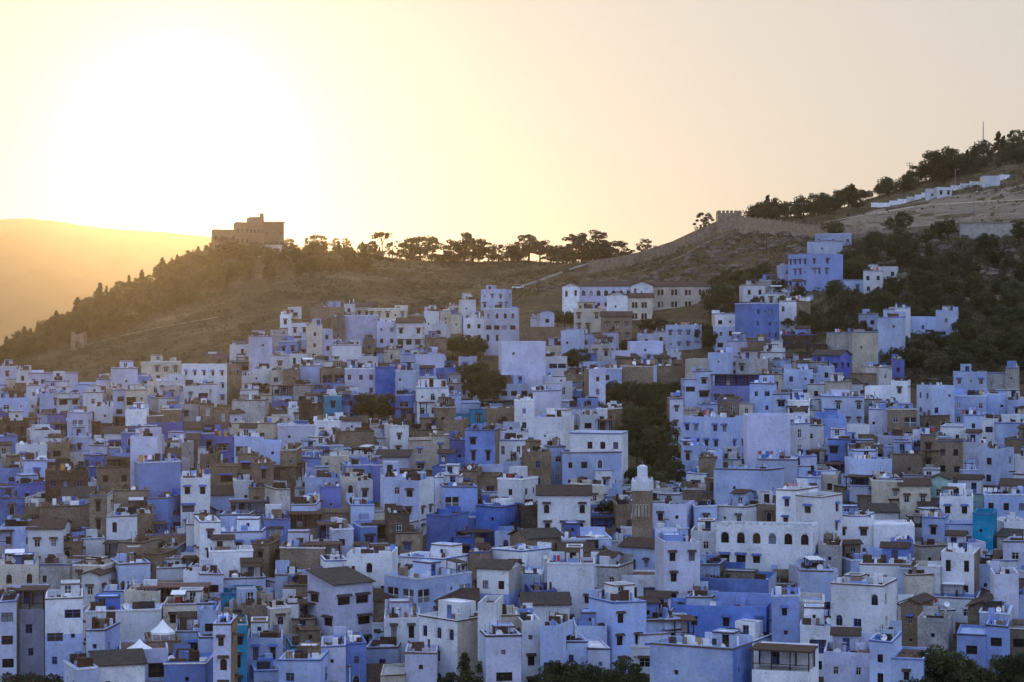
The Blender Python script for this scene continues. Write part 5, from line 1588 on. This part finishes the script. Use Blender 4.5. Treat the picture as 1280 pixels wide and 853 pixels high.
kind(link('green_scrub', fast_mesh('scrub', leaf_cloud(rs, Cs2 + rs.uniform(-2, 2, (3200, 3)) * np.array([1, 1, 0]), R2, 3200 * 16, 0.26, 0.7), 3200 * 16, 'leaf_broad')), 'stuff')
q = MB()
cnt_r = 0
while cnt_r < 620:
    px = rs.uniform(660, 1290); d = rs.uniform(590, 735)
    r = row_of(ground_pd(px, d), d)
    if not (285 < r < (370 if px < 1040 else 440)): continue
    x = px_x(px, d); s = rs.uniform(0.25, 1.0) ** 2 * 2.2 + 0.25
    z = ground(x, d)
    n0 = len(q.V); k = 6
    rings = []
    for zz, rr in ((-0.3, 1.0), (0.25, 1.05), (0.6, 0.7)):
        rings.append(len(q.V))
        for j in range(k):
            t = 2 * math.pi * j / k + rs.uniform(-0.25, 0.25)
            f_ = rr * s * rs.uniform(0.7, 1.15)
            q.V.append((x + f_ * math.cos(t), d + f_ * math.sin(t), z + zz * s * rs.uniform(0.7, 1.2)))
    for a, b_ in zip(rings, rings[1:]):
        for j in range(k):
            q.F.append((a + j, a + (j + 1) % k, b_ + (j + 1) % k, b_ + j)); q.M.append(0)
    q.F.append(tuple(rings[-1] + j for j in range(k))); q.M.append(0)
    cnt_r += 1
kind(q.build('hillside_rocks', ['rock']), 'stuff')

# ---------------------------------------------------------------- things on the roofs
b = MB()
k = 12
for i in range(k):      # shallow bowl
    t0, t1 = 2 * math.pi * i / k, 2 * math.pi * (i + 1) / k
    for (r0, y0), (r1, y1) in (((0.0, 0.14), (0.28, 0.09)), ((0.28, 0.09), (0.5, -0.02))):
        P_ = [(r * math.cos(t), y, r * math.sin(t)) for r, y, t in ((r0, y0, t0), (r1, y1, t0), (r1, y1, t1), (r0, y0, t1))]
        b.quad(*P_); b.quad(*[(p[0], p[1] + 0.02, p[2]) for p in reversed(P_)])
DISH = mesh('dish', b.V, b.F, b.M, True); DISH.materials.append(MAT['dish_white'])
b = MB(); b.tube([(0, 0.12, -0.95), (0, 0.14, 0.0)], [0.03, 0.03], 6); b.box(-0.16, 0.16, -0.02, 0.3, -0.97, -0.93)
MAST = mesh('mast', b.V, b.F, b.M); MAST.materials.append(MAT['metal'])
b = MB(); b.tube([(0, 0.1, -0.3), (0, -0.45, 0.0)], [0.015, 0.012], 5); b.box(-0.04, 0.04, -0.52, -0.42, -0.04, 0.05)
FEED = mesh('feed_arm', b.V, b.F, b.M); FEED.materials.append(MAT['metal'])
TANK = []
for m_ in ('tank_black', 'tank_blue', 'dish_white'):
    b = MB(); b.tube([(0, 0, 0.0), (0, 0, 0.08), (0, 0, 1.0), (0, 0, 1.15), (0, 0, 1.2)], [0.48, 0.52, 0.52, 0.3, 0.14], 14)
    me = mesh('tank', b.V, b.F, b.M); me.materials.append(MAT[m_]); TANK.append((m_, me))
rng = random.Random(5)
nd = nl = 0
short = lambda f: f['short']
def on_roof(f, k):
    lx, ly, lz = f['free'][k]
    c, s = math.cos(f['rz']), math.sin(f['rz'])
    return (f['X'] + lx * c - ly * s, f['d'] + lx * s + ly * c, f['gz'] + lz)
ROOFED = [f for f in HOUSES if 'free' in f]
THINGS = []
for f in ROOFED:
    u = rng.random()
    nn = 1 if u < 0.36 else 2 if u < 0.48 else 0
    for j in range(nn):
        p = on_roof(f, j)
        r = empty('satellite_dish', (p[0], p[1], p[2] + 0.95), rng.uniform(-0.9, 0.9))
        s = rng.uniform(0.6, 1.0); r.scale = (s, s, s); r.location.z = p[2] + 0.96 * s
        dd_ = link('dish', DISH, r, rot=(rng.uniform(-0.55, -0.25), 0, 0)); link('mast', MAST, r); link('feed_arm', FEED, dd_)
        THINGS.append((r, 'satellite dish', 'dish', f, 'round white satellite dish on a short mast on the roof of ')); nd += 1
    if rng.random() < 0.10:
        p = on_roof(f, 2); m_, me = rng.choice(TANK)
        r = link('water_tank', me, None, loc=p)
        THINGS.append((r, 'water tank', 'tank', f, {'tank_black': 'black', 'tank_blue': 'blue', 'dish_white': 'white'}[m_] + ' round water tank on the roof of '))
    if rng.random() < 0.24 and f['w'] > 4.5:
        p = on_roof(f, 3)
        r = empty('laundry_line', p, f['rz'])
        L_ = min(3.2, f['w'] * 0.4)
        for sx in (-L_ / 2, L_ / 2):
            q = MB(); q.tube([(sx, 0, 0), (sx, 0, 1.75)], [0.03, 0.03], 5); q.build('line_pole', ['metal'], r)
        q = MB(); q.tube([(-L_ / 2, 0, 1.72), (0, 0, 1.64), (L_ / 2, 0, 1.72)], [0.012] * 3, 4); q.build('cord', ['metal'], r)
        xx = -L_ / 2 + 0.15
        while xx < L_ / 2 - 0.5:
            wd = rng.uniform(0.35, 0.9); hh = rng.uniform(0.5, 1.2); q = MB()
            n_ = 4
            for a in range(n_):
                xa, xb = xx + wd * a / n_, xx + wd * (a + 1) / n_
                q.quad((xa, 0.05 * math.sin(a * 2.1), 1.66 - hh), (xb, 0.05 * math.sin(a * 2.1 + 2.1), 1.66 - hh + rng.uniform(-0.04, 0.04)), (xb, 0, 1.66), (xa, 0, 1.66))
            q.build('cloth', [rng.choice(['cloth_white', 'cloth_white', 'cloth_red', 'cloth_blue', 'cloth_dark', 'cloth_pink', 'cloth_ochre'])], r)
            xx += wd + rng.uniform(0.05, 0.25)
        THINGS.append((r, 'laundry line', 'laundry', f, 'washing hung on a line on the roof of ')); nl += 1
    if rng.random() < 0.14:
        p = on_roof(f, 3 if rng.random() < 0.5 else 2)
        tr, cr = rng.choice(TREE['bush'])
        r = empty('potted_plant', (p[0] + 0.5, p[1], p[2]), 0)
        q = MB(); q.tube([(0, 0, 0), (0, 0, 0.42), (0, 0, 0.46)], [0.2, 0.28, 0.26], 10); q.build('pot', ['terrace_red'], r)
        c_ = link('foliage', cr, r, loc=(0, 0, 0.42)); s = rng.uniform(0.8, 1.5); c_.scale = (s, s, s)
        THINGS.append((r, 'potted plant', 'plant', f, 'leafy potted plant on the roof of '))

# ---------------------------------------------------------------- labels that single out each house
STW = {1: 'one storey', 2: 'two storey', 3: 'three storey', 4: 'four storey'}
def zone(f):
    best = min(((math.hypot(f['X'] - x, (f['d'] - y)), nme) for nme, x, y in LM), default=(1e9, ''))
    return best
def describe(f, lvl):
    wd = 'narrow' if f['w'] < 4.4 else 'broad' if f['w'] > 9.5 else ''
    c = CNAME[f['col']]
    roof = {'tile_t': 'with brown tiled roof', 'tile_g': 'with tiled gable', 'tile_s': 'with sloping tiled roof'}.get(f['roof'], '')
    if 'k' in f['opt']: roof = 'under an open wooden terrace'
    win = 'blank walled' if f['n'] else ''
    parts = [w for w in (wd, win, c, STW[f['st']], 'house') if w]
    tail = []
    if roof: tail.append(roof)
    if not f['n'] and f['styles'][0] == 'a' and len(tail) < 2: tail.append('with arched windows' if not tail else 'and arched windows')
    if f['band'] and lvl > 0: tail.append(('with ' if not tail else 'and ') + CNAME[f['band']] + ' lower walls')
    ex = [e for e in f['extra'] if e != 'open wooden terrace']
    if ex and lvl > 1 and len(' '.join(tail).split()) < 5: tail.append(('with ' if not tail else 'and ') + ex[0])
    return ' '.join(parts + tail)
for f in HOUSES:
    f['base'] = describe(f, 2)
def neighbour(f):
    near = sorted((g for g in HOUSES if g is not f), key=lambda g: math.hypot(g['X'] - f['X'], (g['d'] - f['d'])))[:6]
    out = []
    for g in near:
        s = ' '.join([('narrow' if g['w'] < 4.4 else 'broad' if g['w'] > 9.5 else ''), CNAME[g['col']], 'house']).strip()
        side = 'beside' if abs(g['d'] - f['d']) < 6 else ('in front of' if g['d'] > f['d'] else 'behind')
        out.append(side + ' a ' + s)
    return out
used = {}
def words(s): return len(s.split())
for f in sorted(HOUSES, key=lambda f: -f.get('vis', 0)):
    dist, lm = zone(f)
    cands = [f['base']] if words(f['base']) > 4 else []
    if dist < 45: cands.append(f['base'] + ' near the ' + lm)
    nb = neighbour(f)
    cands += [f['base'] + ' ' + x for x in nb]
    if dist < 45: cands += [describe(f, 0) + ' near the ' + lm + ' ' + x for x in nb]
    cands += [describe(f, 1) + ' ' + nb[i] + ' and ' + nb[j] for i in range(3) for j in range(i + 1, 5)]
    cands = [c_.replace(' a sky', ' a sky') for c_ in cands if 4 <= words(c_) <= 16]
    pick = next((c_ for c_ in cands if c_ not in used), cands[-1] if cands else f['base'])
    used.setdefault(pick, []).append(f)
    f['label'] = pick
    tag(f['o'], pick, 'house', 'houses of the hillside town')
    sh = pick.split()
    f['short'] = 'the ' + pick if words(pick) <= 6 else 'the ' + describe(f, 0)
useT = {}
for r, nme, cat, f, pre in THINGS:
    lab = pre + f['short']
    if words(lab) > 16: lab = pre + 'a ' + CNAME[f['col']] + ' house'
    tag(r, lab, cat, {'dish': 'satellite dishes on roofs', 'tank': 'water tanks on roofs', 'laundry': 'washing lines on roofs', 'plant': 'potted plants on roofs'}[cat])
print('dishes', nd, 'laundry', nl, 'shared labels', sum(1 for v in used.values() if len(v) > 1))
